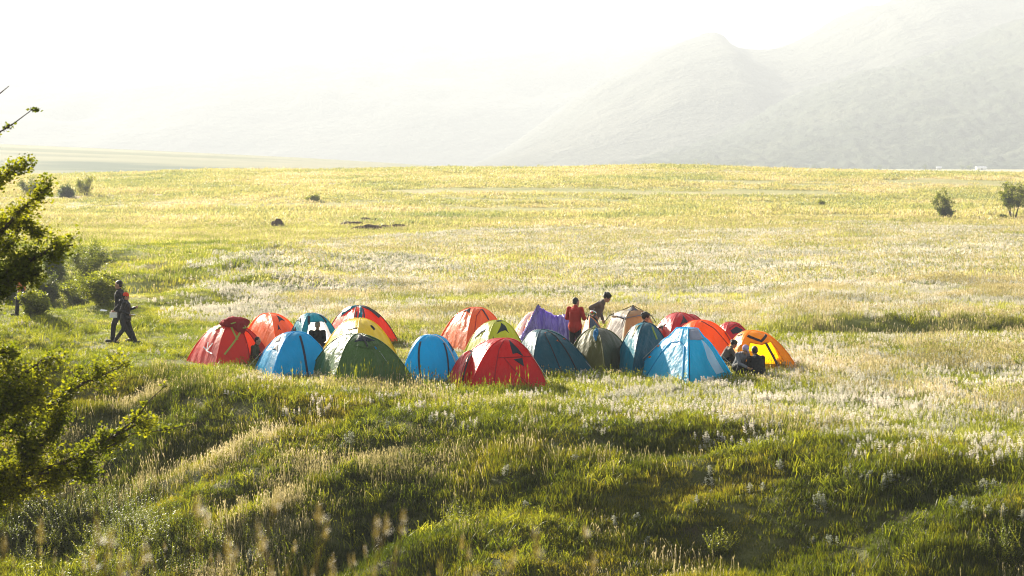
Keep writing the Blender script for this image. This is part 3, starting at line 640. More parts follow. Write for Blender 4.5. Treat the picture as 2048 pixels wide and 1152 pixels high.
# 23 amber
T = Tent('amber yellow dome tent at the right end with its front door rolled open', [(1440, 731), (1470, 746), (1597, 742)], (1502, 662), [amber], p=2.33, seed=24, sleeve=amber, hole=(1, [(.12, 1.01), (.2, .56), (.5, .62), (.8, .55), (.85, 1.01)]))
T.trim(1, [(.12, 1.0), (.2, .56), (.5, .62), (.8, .55), (.85, 1.0)], .016, amber)
T.strip('door_roll', 1, [(.08, .38), (.5, .56), (.88, .36)], .07, black, off=.03); T.strip('webbing', 0, [(.35, .45), (.7, .35)], .05, black); T.strip('webbing', 0, [(.3, .75), (.4, .6)], .08, black)
T.strip('tie_strap', 1, [(.62, .58), (.7, .95)], .08, black)
T23 = T
for t_, k_, u_ in ((TENTS[0], 0, .0), (TENTS[0], 3, .5), (TENTS[5], 0, 0), (TENTS[5], 2, .3), (TENTS[6], 1, .0), (TENTS[7], 0, 0), (TENTS[9], 1, 1), (TENTS[11], 1, 1), (TENTS[-1], 2, 0)): t_.guy(k_, u_, .55, .75)

# things lying on tents
def drape(name, T, k, poly, m, label, cat, off=.03, amp=.05, group=None):
    o = T.patch(name, k, poly, m, parent=T.root, off=off); o.parent = None; o.matrix_world = Matrix.Translation(T.o)
    for v in o.data.vertices:
        v.co += Vector((0, -.3, 1)) * amp * max(0, float(fbm(v.co.x * 9, v.co.z * 9 + v.co.y * 5, 91, 3)) + .25)
    if k < 9: tag(o, label, cat, group)
    return o
sd_ = fabric('blue_cloth', (.01, .17, .36), .2, .7, .2); gr_ = fabric('pale_green_cloth', (.34, .38, .12), .25, .8, .2)
drape('folded_cloth', T14, 0, [(.60, .20), (.80, .04), (1.0, .0), (.99, .12), (.9, .17), (.75, .33)], gr_, 'pale green cloth crumpled on top of the olive tent', 'cloth', .05, .12)
drape('jacket', T14, 0, [(.78, .30), (1.0, .03), (1.02, .1), (1.0, .24), (.93, .42), (.82, .58), (.72, .52)], sd_, 'blue jacket hanging down the olive tent from its roof', 'jacket', .055, .1)
drape('towel', T4, 0, [(.15, .45), (.6, .2), (.98, .0), (1.0, .12), (.8, .3), (.3, .62)], teal, 'blue towel laid along the left shoulder of the vermilion tent', 'towel', .04, .04)
drape('towel', T4, 1, [(.35, .06), (.45, .08), (.26, .62), (.14, .58)], teal, 'narrow blue towel hanging down the front of the vermilion tent', 'towel', .03, .03)
# ================================================================== people
skin = plain('skin', (.36, .20, .13), .5, .4); hairm = plain('dark_hair', (.012, .010, .009), .55, .35, bump=.6, bscale=90)
eyem = plain('eye', (.03, .02, .02), .2, .6)
def caps(segs, balls=(), vox=.012, name='body', m=None, parent=None, sm=2):
    """tapered capsules fused into one continuous surface"""
    bm = bmesh.new(); K = 12
    def ring(c, a, b, r): return [bm.verts.new(c + a * (math.cos(6.28318 * k / K) * r) + b * (math.sin(6.28318 * k / K) * r)) for k in range(K)]
    for p, q, r0, r1, *fl in segs:
        p = Vector(p); q = Vector(q); d = q - p; L = d.length; d.normalize(); a = d.cross(Vector((1, 0, 0)) if abs(d.x) < .8 else Vector((0, 1, 0))).normalized(); b = d.cross(a)
        rings = [ring(p - d * r0 * math.cos(t), a, b, max(r0 * math.sin(t), .0008)) for t in (.15, .6, 1.05, 1.5)] + [ring(q + d * r1 * math.sin(t), a, b, max(r1 * math.cos(t), .0008)) for t in (.07, .5, .95, 1.42)]
        for A, B in zip(rings, rings[1:]):
            for k in range(K): bm.faces.new((A[k], A[(k + 1) % K], B[(k + 1) % K], B[k]))
        bm.faces.new(rings[0][::-1]); bm.faces.new(rings[-1])
    for c, r, *rot in balls:
        M = Matrix.Translation(Vector(c)) @ (rot[0] if rot else Matrix()) @ Matrix.Diagonal((r[0], r[1], r[2], 1))
        bmesh.ops.create_uvsphere(bm, u_segments=16, v_segments=10, radius=1, matrix=M)
    bmesh.ops.recalc_face_normals(bm, faces=bm.faces)
    me = bpy.data.meshes.new(name); bm.to_mesh(me); bm.free(); o = bpy.data.objects.new(name, me); COL.objects.link(o)
    md = o.modifiers.new('r', 'REMESH'); md.mode = 'VOXEL'; md.voxel_size = vox; md.use_smooth_shade = True
    if sm: md = o.modifiers.new('s', 'SMOOTH'); md.factor = .5; md.iterations = sm
    me2 = bpy.data.meshes.new_from_object(o.evaluated_get(bpy.context.evaluated_depsgraph_get())); bpy.data.objects.remove(o); me2.name = name
    me2.polygons.foreach_set('use_smooth', [True] * len(me2.polygons)); me2.materials.clear(); me2.materials.append(m)
    o = bpy.data.objects.new(name, me2); COL.objects.link(o); o.parent = parent; return o
def person(label, loc, rz, J, top, bottom, shoes=None, hair='short', H=1.72, group=None, hem=.12, hat=None, coat_len=0, girth=1.0, sink=.0):
    """J: joints in metres for a figure facing +X, left side +Y; hips at the origin of the pose, feet where given"""
    s = H / 1.72; V3 = lambda v: Vector(v) * s; J = {k: V3(v) for k, v in J.items()}
    root = empty('person', loc, rz, label, 'person', group)
    pel, che, nk, hd = J['pelvis'], J['chest'], J['neck'], J['head']; up = ((hd - nk).normalized() * .55 + Vector((0, 0, .45))).normalized(); fw = J.get('look', Vector((1, 0, -.1))).normalized(); fw = (fw - up * fw.dot(up) * .6).normalized(); sd_ = up.cross(fw).normalized()
    segs = [(pel, (pel + che) / 2, .135 * s * girth, .125 * s * girth), ((pel + che) / 2, che, .125 * s * girth, .135 * s * girth), (che, nk - up * .05 * s, .12 * s, .06 * s), (nk - up * .04 * s, hd - up * .06 * s, .055 * s, .05 * s)]
    tors = [(pel + (che - pel) * .0, (pel + che) / 2, .150 * s * girth, .142 * s * girth), ((pel + che) / 2, che, .142 * s * girth, .150 * s * girth), (che, nk - up * .055 * s, .135 * s, .085 * s), (nk - up * .06 * s, nk, .078 * s, .066 * s)]
    for q in ('L', 'R'):
        sh, el, wr = J['sho' + q], J['elb' + q], J['wri' + q]; hip, kn, an, toe = J['hip' + q], J['knee' + q], J['ank' + q], J['toe' + q]
        segs += [(che + (sh - che) * .3, sh, .09 * s, .056 * s), (sh, el, .052 * s, .040 * s), (el, wr, .040 * s, .027 * s), (hip, kn, .085 * s, .056 * s), (kn, an, .054 * s, .038 * s), (an - Vector((.02, 0, .03)) * s, toe - Vector((0, 0, .0)), .036 * s, .030 * s), (pel, hip, .12 * s, .09 * s)]
        tors += [(che + (sh - che) * .3, sh, .11 * s, .078 * s), (sh, el, .072 * s, .058 * s), (el, wr - (wr - el) * .08, .058 * s, .046 * s)]
        # hand: palm, four unequal curled fingers, thumb from the side
        d = (wr - el).normalized(); inn = (che - wr); inn = (inn - d * inn.dot(d)).normalized(); ac = d.cross(inn).normalized()
        pc = wr + d * .085 * s
        for k in (-1.5, -.5, .5, 1.5):
            b0 = wr + d * .02 * s + ac * k * .012 * s; b1 = pc + ac * k * .019 * s; segs.append((b0, b1, .015 * s, .012 * s))
            L = (.072, .080, .076, .060)[int(k + 1.5)] * s; b2 = b1 + (d * .85 + inn * .4).normalized() * L * .5; b3 = b2 + (d * .3 + inn).normalized() * L * .45; segs += [(b1, b2, .0095 * s, .0088 * s), (b2, b3, .0088 * s, .0075 * s)]
        t0 = wr + d * .03 * s + ac * -.02 * s; t1 = t0 + (d * .6 - ac * .6 + inn * .5).normalized() * .038 * s; t2 = t1 + (d * .9 + inn * .5).normalized() * .03 * s; segs += [(t0, t1, .013 * s, .011 * s), (t1, t2, .011 * s, .009 * s)]
    Rm = Matrix((fw, sd_, up)).transposed().to_4x4()
    def HP(x, y, z): return hd + (fw * x + sd_ * y + up * z) * s
    balls = [(HP(0, 0, .02), (.095 * s, .076 * s, .108 * s), Rm), (HP(.035, 0, -.055), (.058 * s, .052 * s, .055 * s), Rm), (HP(.098, 0, -.015), (.017 * s, .013 * s, .024 * s), Rm), (HP(.078, 0, .03), (.022 * s, .055 * s, .014 * s), Rm), (HP(.083, 0, -.058), (.012 * s, .024 * s, .009 * s), Rm), (HP(.07, 0, -.092), (.024 * s, .026 * s, .018 * s), Rm)] + \
            [(HP(-.005, y, -.01), (.022 * s, .012 * s, .032 * s), Rm) for y in (-.082, .082)]
    body = caps(segs, balls, .0085 * s, 'body', skin, root, 1)
    for y in (-.031, .031): 
        mb = MB(); mb.add(*blob(HP(.087, y, .008), (.010 * s,) * 3, 0, 8, 6, 0)); mb.build('eye', eyem, root, True)
    if hair == 'short': caps([], [(HP(-.026, 0, .048), (.097 * s, .085 * s, .092 * s), Rm), (HP(-.045, 0, .0), (.065 * s, .078 * s, .07 * s), Rm)], .01 * s, 'hair', hairm, root, 1)
    elif hair == 'bushy':
        r = random.Random(5); caps([], [(HP(-.018, 0, .055), (.112 * s, .100 * s, .112 * s), Rm)] + [(HP(-.02 + .095 * math.cos(a), .085 * math.sin(a), .09 + r.uniform(-.02, .015)), (.030 * s,) * 3, Rm) for a in [r.uniform(0, 6.28) for _ in range(16)]], .01 * s, 'hair', hairm, root, 1)
    elif hair == 'tied': caps([], [(HP(-.016, 0, .04), (.102 * s, .088 * s, .098 * s), Rm), (HP(-.075, 0, -.03), (.04 * s, .05 * s, .07 * s), Rm)], .01 * s, 'hair', hairm, root, 1)
    if hat == 'beanie': caps([], [(HP(-.012, 0, .062), (.108 * s, .094 * s, .088 * s), Rm), (HP(-.01, 0, .035), (.110 * s, .096 * s, .030 * s), Rm)], .01 * s, 'headband', plain('red_knit', (.55, .05, .02), .9, .1, bump=.5), root, 1)
    if hat == 'cap': caps([(HP(.05, 0, .05), HP(.15, 0, .03), .05 * s, .02 * s)], [(HP(-.01, 0, .06), (.112 * s, .098 * s, .088 * s), Rm)], .01 * s, 'cap', plain('lilac_cloth', (.30, .26, .42), .8, .2), root, 1)
    tp = caps(tors + ([(pel, pel - Vector((0, 0, coat_len)) * s, .165 * s * girth, .175 * s * girth)] if coat_len else []), [], .012 * s, 'jacket', top, root, 2)
    leg = [(pel, pel + (che - pel) * .1, .146 * s * girth, .13 * s)]; 
    for q in ('L', 'R'):
        hip, kn, an, toe = J['hip' + q], J['knee' + q], J['ank' + q], J['toe' + q]; leg += [(pel, hip, .135 * s * girth, .105 * s), (hip, kn, .105 * s, .076 * s), (kn, an + (kn - an) * .06, .074 * s, .064 * s)]
    caps(leg, [], .012 * s, 'trousers', bottom, root, 2)
    for q in ('L', 'R'):
        an, toe = J['ank' + q], J['toe' + q]; hl = an - Vector((.035, 0, .045)) * s; hl.z = min(hl.z, toe.z + .02)
        caps([(hl, toe, .047 * s, .040 * s), (an, hl, .045 * s, .05 * s)], [], .012 * s, 'shoe', shoes or plain('dark_shoe', (.02, .018, .016), .6), root, 1)
    return root, J
def stand(**k):
    J = dict(pelvis=(0, 0, .95), chest=(.01, 0, 1.30), neck=(.01, 0, 1.47), head=(.03, 0, 1.60), shoL=(.0, .185, 1.40), shoR=(.0, -.185, 1.40), elbL=(-.03, .25, 1.12), elbR=(-.03, -.25, 1.12), wriL=(.05, .25, .87), wriR=(.05, -.25, .87),
             hipL=(0, .09, .90), hipR=(0, -.09, .90), kneeL=(.02, .10, .49), kneeR=(.02, -.10, .49), ankL=(0, .10, .09), ankR=(0, -.10, .09), toeL=(.16, .12, .04), toeR=(.16, -.12, .04)); J.update(k); return J
def sit(**k):   # cross-legged on the ground, pelvis .14 high
    J = dict(pelvis=(0, 0, .14), chest=(.06, 0, .48), neck=(.10, 0, .64), head=(.15, 0, .765), shoL=(.07, .185, .57), shoR=(.07, -.185, .57), elbL=(.16, .25, .32), elbR=(.16, -.25, .32), wriL=(.36, .12, .26), wriR=(.36, -.12, .26),
             hipL=(.02, .10, .13), hipR=(.02, -.10, .13), kneeL=(.30, .34, .22), kneeR=(.30, -.34, .22), ankL=(.42, -.02, .08), ankR=(.36, .02, .08), toeL=(.50, -.12, .05), toeR=(.42, .14, .05)); J.update(k); return J
def crouch(**k):  # squatting, weight on the feet
    J = dict(pelvis=(-.12, 0, .33), chest=(.06, 0, .62), neck=(.16, 0, .75), head=(.25, 0, .85), shoL=(.10, .18, .70), shoR=(.10, -.18, .70), elbL=(.26, .22, .46), elbR=(.26, -.22, .46), wriL=(.46, .10, .36), wriR=(.46, -.10, .36),
             hipL=(-.10, .10, .31), hipR=(-.10, -.10, .31), kneeL=(.26, .18, .46), kneeR=(.26, -.18, .46), ankL=(.02, .14, .09), ankR=(.02, -.14, .09), toeL=(.18, .16, .04), toeR=(.18, -.16, .04)); J.update(k); return J
def cloth(n, c, r=.8, wr=.5):
    return fabric(n, c, .03, r, .25, wr=wr)
blackj = cloth('black_puffer', (.014, .014, .015), .5, 1.0); blackc = cloth('black_cloth', (.012, .012, .014)); trs = cloth('charcoal_cloth', (.022, .022, .024)); redj = cloth('red_fleece', (.36, .022, .014), .9); brn = cloth('taupe_cloth', (.13, .10, .08)); greyc = cloth('grey_cloth', (.13, .14, .16)); oliv = cloth('dark_olive_cloth', (.04, .04, .02))
paper = plain('white_paper', (.8, .8, .78), .6); silver = plain('polished_steel', (.8, .8, .8), .12, .8, metal=1)
# the taller man, walking to the left, papers in his hand
g = on_ground(236, 690); g2 = g + Vector((-.02, .45, 0)); g2.z = float(ground(g2.x, g2.y))
walkA = stand(kneeL=(.16, .10, .50), ankL=(.20, .10, .10), toeL=(.36, .11, .06), kneeR=(-.06, -.10, .50), ankR=(-.28, -.10, .14), toeR=(-.15, -.10, .05), elbL=(-.12, .26, 1.12), wriL=(.10, .25, .92), elbR=(.02, -.26, 1.12), wriR=(.10, -.24, .88))
P1, J1 = person('tall man in black walking left beside the woman, white papers in his hand', g2, R(180), walkA, blackc, trs, H=1.86)
mb = MB(); pc = J1['wriL'] + Vector((.03, .03, -.14)); mb.box(pc, (.22, .015, .16), R(10)); pp_ = mb.build('paper', paper); pp_.matrix_world = Matrix.Translation(P1.location) @ Matrix.Rotation(R(180), 4, 'Z'); tag(pp_, 'white papers held low by the tall walking man', 'paper')
# the woman walking to the right in a black padded jacket
g = on_ground(252, 688)
walkB = stand(kneeL=(.14, .10, .49), ankL=(.30, .10, .10), toeL=(.46, .11, .06), kneeR=(-.06, -.10, .50), ankR=(-.32, -.10, .16), toeR=(-.22, -.10, .05), elbR=(-.10, -.25, 1.14), wriR=(.16, -.22, 1.02), elbL=(.10, .25, 1.16), wriL=(.30, .16, 1.22), look=(1, 0, -.25))
P2, J2 = person('shorter woman walking right in a black padded jacket and a red headband', g, 0, walkB, blackj, trs, H=1.52, hair='tied', hat='beanie', coat_len=.08, girth=1.12)
caps([(J2['neck'] + Vector((-.12, -.08, -.02)), J2['neck'] + Vector((-.12, .08, -.02)), .075, .075)], [], .012, 'hood', blackj, P2)
mb = MB(); q = J2['wriR'] + Vector((.12, 0, -.01)); mb.box(q, (.14, .065, .012)); ph = mb.build('phone', plain('phone_glass', (.3, .32, .36), .15, .6)); ph.location = P2.location; tag(ph, 'slim phone held at waist height by the walking woman', 'phone')
# scrap of paper on the grass
o = mesh_obj('paper_scrap', [(-.12, -.03, .03), (.12, -.04, .02), (.13, .04, .05), (-.1, .05, .09), (-.12, -.03, .035), (.12, -.04, .025), (.13, .04, .055), (-.1, .05, .095)], [(0, 3, 2, 1), (4, 5, 6, 7), (0, 1, 5, 4), (1, 2, 6, 5), (2, 3, 7, 6), (3, 0, 4, 7)], paper); o.location = on_ground(207, 632) + Vector((0, 0, .15)); tag(o, 'scrap of white paper on the grass left of the walking man', 'paper')
# red jacket man
g = on_ground(1150, 718); hgt = 1.70
PR, JR = person('man in a red fleece seen from behind, standing behind the olive tent', g, R(62), stand(head=(.06, 0, 1.585), elbR=(.02, -.27, 1.14), wriR=(.25, -.20, 1.14), elbL=(.02, .27, 1.14), wriL=(.22, .16, 1.12), look=(1, -.5, -.5)), redj, blackc, H=1.66, coat_len=.02, girth=1.2)
M_ = Matrix.Translation(PR.location) @ Matrix.Rotation(R(62), 4, 'Z'); pb = MB(); q = JR['wriR'] + Vector((.16, -.16, .10))
pb.tube([JR['wriR'] + Vector((.05, -.03, -.06)), JR['wriR'] + Vector((.09, -.06, .10))], .018, 8); hand_ = pb.build('handle', blackc, None, True)
V, F = blob((0, 0, 0), (.10, .10, .035), 0, 20, 10, 0); pan = mesh_obj('lid', [tuple(Matrix.Rotation(R(55), 3, 'Y') @ Vector(v)) for v in V], F, silver, None, True)
pr = empty('steel_pan', M_ @ q, R(62), 'shiny steel pan flashing in the sun between the two standing men', 'pan'); hand_.parent = pr; hand_.location = -q; pan.parent = pr; pan.location = (0, 0, .02); pan.name = 'dish'
PG = person('man in a taupe shirt stooping right behind the red fleece man', on_ground(1194, 705), R(-8), stand(pelvis=(-.10, 0, .96), chest=(.06, 0, 1.27), neck=(.17, 0, 1.42), head=(.27, 0, 1.515), shoL=(.06, .18, 1.36), shoR=(.06, -.18, 1.36), elbR=(-.16, -.26, 1.26), wriR=(-.02, -.24, 1.04), elbL=(.06, .24, 1.12), wriL=(.14, .18, .90), hipL=(-.1, .09, .90), hipR=(-.1, -.09, .90), look=(1, 0, -.45)), brn, blackc, H=1.74, hair='bushy')
# inside the tents
g = on_ground(505, 731); person('young man sitting in the doorway of the red tent at the left', g + Vector((.0, .26, .0)), R(-20), sit(), oliv, blackc, H=1.40, hair='short')
g = on_ground(636, 700); person('dark figure sitting inside the open turquoise tent', g + Vector((0, -.25, 0)), R(-75), sit(elbL=(.10, .22, .34), elbR=(.10, -.22, .34), wriL=(.20, .05, .24), wriR=(.20, -.05, .24)), blackc, blackc, H=1.62)
g = on_ground(1287, 716); person('person of whom only dark hair shows above the petrol blue tent', g + Vector((0, .5, 0)), R(10), crouch(chest=(.02, 0, .72), neck=(.06, 0, .90), head=(.09, 0, 1.02), shoL=(.03, .18, .82), shoR=(.03, -.18, .82)), trs, blackc, H=1.78, hair='bushy')
g = on_ground(1452, 742); person('person with bushy dark hair leaning out beside the sky blue tent', g + Vector((.02, .1, 0)), R(10), crouch(head=(.24, 0, .84), look=(1, -.1, -.5)), brn, blackc, H=1.36, hair='bushy')
g = on_ground(1480, 756); person('person in grey with a lilac cap bending down before the amber tent', g, R(-60), crouch(look=(1, 0, -.6)), greyc, trs, H=1.45, hair='short', hat='cap', girth=1.15)
g = on_ground(1512, 758); person('person in black sitting with the back turned before the amber tent', g + Vector((.02, -.1, 0)), R(110), sit(head=(.12, .03, .765)), blackc, blackc, H=1.56, girth=1.3, shoes=blackc)
# behind the near tree
g = on_ground(44, 632); person('person half hidden behind the near tree, an orange top under branches', g, R(190), stand(kneeL=(.12, .10, .50), ankL=(.16, .10, .10), toeL=(.32, .11, .06), ankR=(-.16, -.10, .12), toeR=(-.04, -.1, .05)), cloth('orange_top', (.55, .16, .03)), trs, H=1.7)
o = mesh_obj('bread', *blob((0, 0, 0), (.13, .07, .06), 3, 12, 8, .2), plain('pinkish_orange_cloth', (.6, .25, .12), .8), None, True); o.location = at_dist(1131, 679, on_ground(1131, 722).y + .3); o.name = 'sleeping_bag'; 
o.location.z = float(ground(o.location.x, o.location.y)) + .05
V, F = blob((0, 0, 0), (.16, .5, .12), 3, 14, 10, .2); bpy.data.objects.remove(o)
# ================================================================== plants
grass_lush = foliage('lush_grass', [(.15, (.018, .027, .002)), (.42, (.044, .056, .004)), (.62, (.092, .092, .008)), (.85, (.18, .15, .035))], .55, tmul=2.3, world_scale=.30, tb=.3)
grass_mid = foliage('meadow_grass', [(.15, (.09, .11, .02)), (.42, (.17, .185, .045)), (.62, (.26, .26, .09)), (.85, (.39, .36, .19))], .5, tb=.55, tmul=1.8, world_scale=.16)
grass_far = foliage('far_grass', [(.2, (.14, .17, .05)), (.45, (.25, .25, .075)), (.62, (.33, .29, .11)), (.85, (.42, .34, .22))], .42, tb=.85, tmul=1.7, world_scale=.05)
straw = foliage('dry_grass', [(.2, (.22, .20, .09)), (.5, (.38, .33, .18)), (.8, (.55, .48, .36))], .45, tb=.8, tmul=1.2, world_scale=.3)
wool = foliage('woolly_grey_leaf', [(.2, (.48, .48, .40)), (.5, (.64, .62, .53)), (.8, (.80, .76, .68))], .45, rough=.9, spec=.1, tb=1.0, tmul=1.15, world_scale=.3)
wool2 = foliage('grey_woolly_leaf', [(.2, (.28, .31, .23)), (.8, (.50, .50, .42))], .4, rough=.9, spec=.1, tb=.9, tmul=1.1, world_scale=.3)
wooldark = foliage('woolly_base_leaf', [(.2, (.10, .14, .08)), (.8, (.22, .26, .16))], .4, tmul=1.2, world_scale=.3)
leafm = foliage('hawthorn_leaf', [(.15, (.036, .052, .004)), (.5, (.08, .098, .007)), (.85, (.18, .18, .012))], .6, rough=.6, spec=.15, tmul=1.9, world_scale=.8)
shrubm = foliage('shrub_leaf', [(.15, (.03, .05, .015)), (.5, (.06, .09, .022)), (.85, (.10, .13, .02))], .45, world_scale=.5)
yshrub = foliage('sunlit_shrub_leaf', [(.15, (.06, .08, .01)), (.5, (.12, .145, .016)), (.85, (.24, .25, .03))], .5, world_scale=.5)  # lighter, yellower tone of shrub leaf
weedm = foliage('weed_leaf', [(.15, (.06, .085, .008)), (.5, (.13, .15, .014)), (.85, (.26, .26, .03))], .55, world_scale=.8)
bark = plain('bark', (.07, .05, .035), .9, .1, bump=.6, bscale=40)
headm = foliage('ripe_seed_head', [(.2, (.16, .12, .04)), (.8, (.34, .27, .10))], .45, tb=.6, tmul=1.2)
petal = plain('flower_petal', (.75, .74, .66), .8, .2)

def blades(n, rad, h, w, lean, seed, curl=.5, flat=False):
    r = np.random.default_rng(seed); V = []; F = []
    a = r.uniform(0, 2 * np.pi, n); d = rad * np.sqrt(r.uniform(0, 1, n)); bx = d * np.cos(a); by = d * np.sin(a)
    hh = h * r.uniform(.45, 1.15, n); la = r.uniform(0, 2 * np.pi, n); ll = lean * r.uniform(.2, 1.2, n) * hh; wa = r.uniform(0, 2 * np.pi, n); ww = w * r.uniform(.6, 1.3, n)
    for i in range(n):
        lx, ly = math.cos(la[i]) * ll[i], math.sin(la[i]) * ll[i]; wx, wy = math.cos(wa[i]) * ww[i] / 2, math.sin(wa[i]) * ww[i] / 2; b = len(V)
        for (f, g, k) in ((0, 0, 1), (.45, .25, .85), (.8, .65, .5)):
            V.append((bx[i] + lx * g - wx * k, by[i] + ly * g - wy * k, hh[i] * f - .02 * (f == 0))); V.append((bx[i] + lx * g + wx * k, by[i] + ly * g + wy * k, hh[i] * f - .02 * (f == 0)))
        V.append((bx[i] + lx, by[i] + ly, hh[i] * (1 - .12 * curl)))
        F += [(b, b + 1, b + 3, b + 2), (b + 2, b + 3, b + 5, b + 4), (b + 4, b + 5, b + 6)]
    return V, F
def heads(n, rad, h, seed, hw=.012, hl=.07, stalk=.003, lean=.15):
    r = np.random.default_rng(seed); V = []; F = []
    for i in range(n):
        a, d = r.uniform(0, 6.28), rad * math.sqrt(r.uniform()); x, y = d * math.cos(a), d * math.sin(a); H = h * r.uniform(.7, 1.2); la = r.uniform(0, 6.28); l = lean * H * r.uniform(.2, 1.3)
        dx, dy = math.cos(la) * l, math.sin(la) * l; wa = r.uniform(0, 3.14); sx, sy = math.cos(wa), math.sin(wa); b = len(V); s = stalk
        V += [(x - sx * s, y - sy * s, 0), (x + sx * s, y + sy * s, 0), (x + dx * .7 + sx * s, y + dy * .7 + sy * s, H), (x + dx * .7 - sx * s, y + dy * .7 - sy * s, H)]; F.append((b, b + 1, b + 2, b + 3))
        for q in (0, 1.57):
            sx, sy = math.cos(wa + q), math.sin(wa + q); b = len(V); k = hw * r.uniform(.7, 1.3)
            V += [(x + dx * .68, y + dy * .68, H - .005), (x + dx * .85 + sx * k, y + dy * .85 + sy * k, H + hl * .35), (x + dx * 1.05, y + dy * 1.05, H + hl), (x + dx * .85 - sx * k, y + dy * .85 - sy * k, H + hl * .35)]; F.append((b, b + 1, b + 2, b + 3))
    return V, F
def woolly(h, seed, leaves=9, spike=.4, lw=.035, ll=.11, V=None, F=None, org=(0, 0), mi=None):
    """lamb's-ear like plant: pairs of pointed woolly leaves up a stem and a knobbly spike on top"""
    r = np.random.default_rng(seed); V = [] if V is None else V; F = [] if F is None else F; ox, oy = org
    tx, ty = r.normal(0, .08, 2) * h
    def st(f): return Vector((ox + tx * f * f, oy + ty * f * f, h * f))
    def leaf(p, az, up, L, W):
        d = Vector((math.cos(az) * math.cos(up), math.sin(az) * math.cos(up), math.sin(up))); s = Vector((-math.sin(az), math.cos(az), 0)); b = len(V)
        q1 = p + d * L * .45 + Vector((0, 0, -.006)); q2 = p + d * L + Vector((0, 0, -.18 * L))
        V.extend([p, q1 + s * W / 2 + Vector((0, 0, .01)), q2, q1 - s * W / 2 + Vector((0, 0, .01)), q1]); F.extend([(b, b + 1, b + 4), (b + 1, b + 2, b + 4), (b + 2, b + 3, b + 4), (b + 3, b, b + 4)])
    b = len(V); k = .005 + h * .008
    for f in (0, .5, 1):
        p = st(f)
        for a in range(3): V.append(p + Vector((math.cos(a * 2.1) * k, math.sin(a * 2.1) * k, 0)))
    for i in range(2):
        for a in range(3): F.append((b + i * 3 + a, b + i * 3 + (a + 1) % 3, b + i * 3 + 3 + (a + 1) % 3, b + i * 3 + 3 + a))
    for i in range(leaves):
        f = (i / leaves) ** .8 * (1 - spike * .6); az = r.uniform(0, 3.14)
        for q in (0, math.pi): leaf(st(f), az + q + r.normal(0, .3), r.uniform(.1, .9), ll * (1 - .55 * f) * r.uniform(.7, 1.2), lw * (1 - .4 * f))
    ns = max(3, int(spike * h / .03))
    for i in range(ns):
        p = st(1 - spike + spike * i / ns * 1.0); rr = (.018 + .010 * (1 - i / ns)) * (h / .35) ** .5
        for a in range(5):
            az = a * 1.257 + i * .6; d = Vector((math.cos(az), math.sin(az), .35)); s = Vector((-math.sin(az), math.cos(az), 0)); b = len(V)
            V.extend([p, p + d * rr + s * rr * .5, p + d * rr * 1.25 + Vector((0, 0, rr * .7)), p + d * rr - s * rr * .5]); F.append((b, b + 1, b + 2, b + 3))
    return V, F
def src(name, parts):
    """source mesh for the ground cover, several materials"""
    V = []; F = []; mi = []; ms = []
    for (v, f), m in parts:
        b = len(V); V += [tuple(q) for q in v]; F += [tuple(i + b for i in g) for g in f]; ms.append(m) if m not in ms else None; mi += [ms.index(m)] * len(f)
    o = mesh_obj(name, V, F, ms, None, False, link=False); o.data.polygons.foreach_set('material_index', mi); return o
def scatter(name, sources, P, idx, rot, scl, label, cat):
    c = bpy.data.collections.new(name + '_kinds')
    for k, o in enumerate(sources): o.name = '%s_%02d' % (name, k); c.objects.link(o)
    me = bpy.data.meshes.new(name); n = len(P); me.vertices.add(n); me.vertices.foreach_set('co', np.asarray(P, np.float32).ravel())
    a = me.attributes.new('idx', 'INT', 'POINT'); a.data.foreach_set('value', np.asarray(idx, np.int32))
    a = me.attributes.new('rot', 'FLOAT_VECTOR', 'POINT'); a.data.foreach_set('vector', np.asarray(rot, np.float32).ravel())
    a = me.attributes.new('scl', 'FLOAT_VECTOR', 'POINT'); a.data.foreach_set('vector', np.asarray(scl, np.float32).ravel())
    o = bpy.data.objects.new(name, me); COL.objects.link(o)
    ng = bpy.data.node_groups.new(name, 'GeometryNodeTree'); ng.interface.new_socket('Geometry', in_out='INPUT', socket_type='NodeSocketGeometry'); ng.interface.new_socket('Geometry', in_out='OUTPUT', socket_type='NodeSocketGeometry')
    gi = ng.nodes.new('NodeGroupInput'); go = ng.nodes.new('NodeGroupOutput'); ip = ng.nodes.new('GeometryNodeInstanceOnPoints'); ci = ng.nodes.new('GeometryNodeCollectionInfo')
    ci.inputs['Collection'].default_value = c; ci.inputs['Separate Children'].default_value = True; ci.inputs['Reset Children'].default_value = True
    ip.inputs['Pick Instance'].default_value = True; L = ng.links
    def na(t, nm):
        x = ng.nodes.new('GeometryNodeInputNamedAttribute'); x.data_type = t; x.inputs['Name'].default_value = nm; return x.outputs['Attribute']
    L.new(gi.outputs[0], ip.inputs['Points']); L.new(ci.outputs[0], ip.inputs['Instance']); L.new(na('INT', 'idx'), ip.inputs['Instance Index']); L.new(na('FLOAT_VECTOR', 'rot'), ip.inputs['Rotation']); L.new(na('FLOAT_VECTOR', 'scl'), ip.inputs['Scale']); L.new(ip.outputs[0], go.inputs[0])
    md = o.modifiers.new('scatter', 'NODES'); md.node_group = ng
    return tag(o, label, cat, None, 'stuff')
def wedge(n, y0, y1, pw=1.0, extra=4):
    """points over the visible ground between two distances"""
    t = rng.uniform(0, 1, n); y = (y0 ** (pw + 1) + t * (y1 ** (pw + 1) - y0 ** (pw + 1))) ** (1 / (pw + 1))
    x = rng.uniform(-1, 1, n) * (.29 * y + extra); return x, y
tc_ = np.array([(t.o.x, t.o.y, max((t.C[0] - t.C[2]).length, (t.C[1] - t.C[3]).length) * .36) for t in TENTS])
def free(x, y, k=1.0):
    ok = np.ones(len(x), bool)
    for cx, cy_, r_ in tc_: ok &= (x - cx) ** 2 + (y - cy_) ** 2 > (r_ * k) ** 2
    return ok
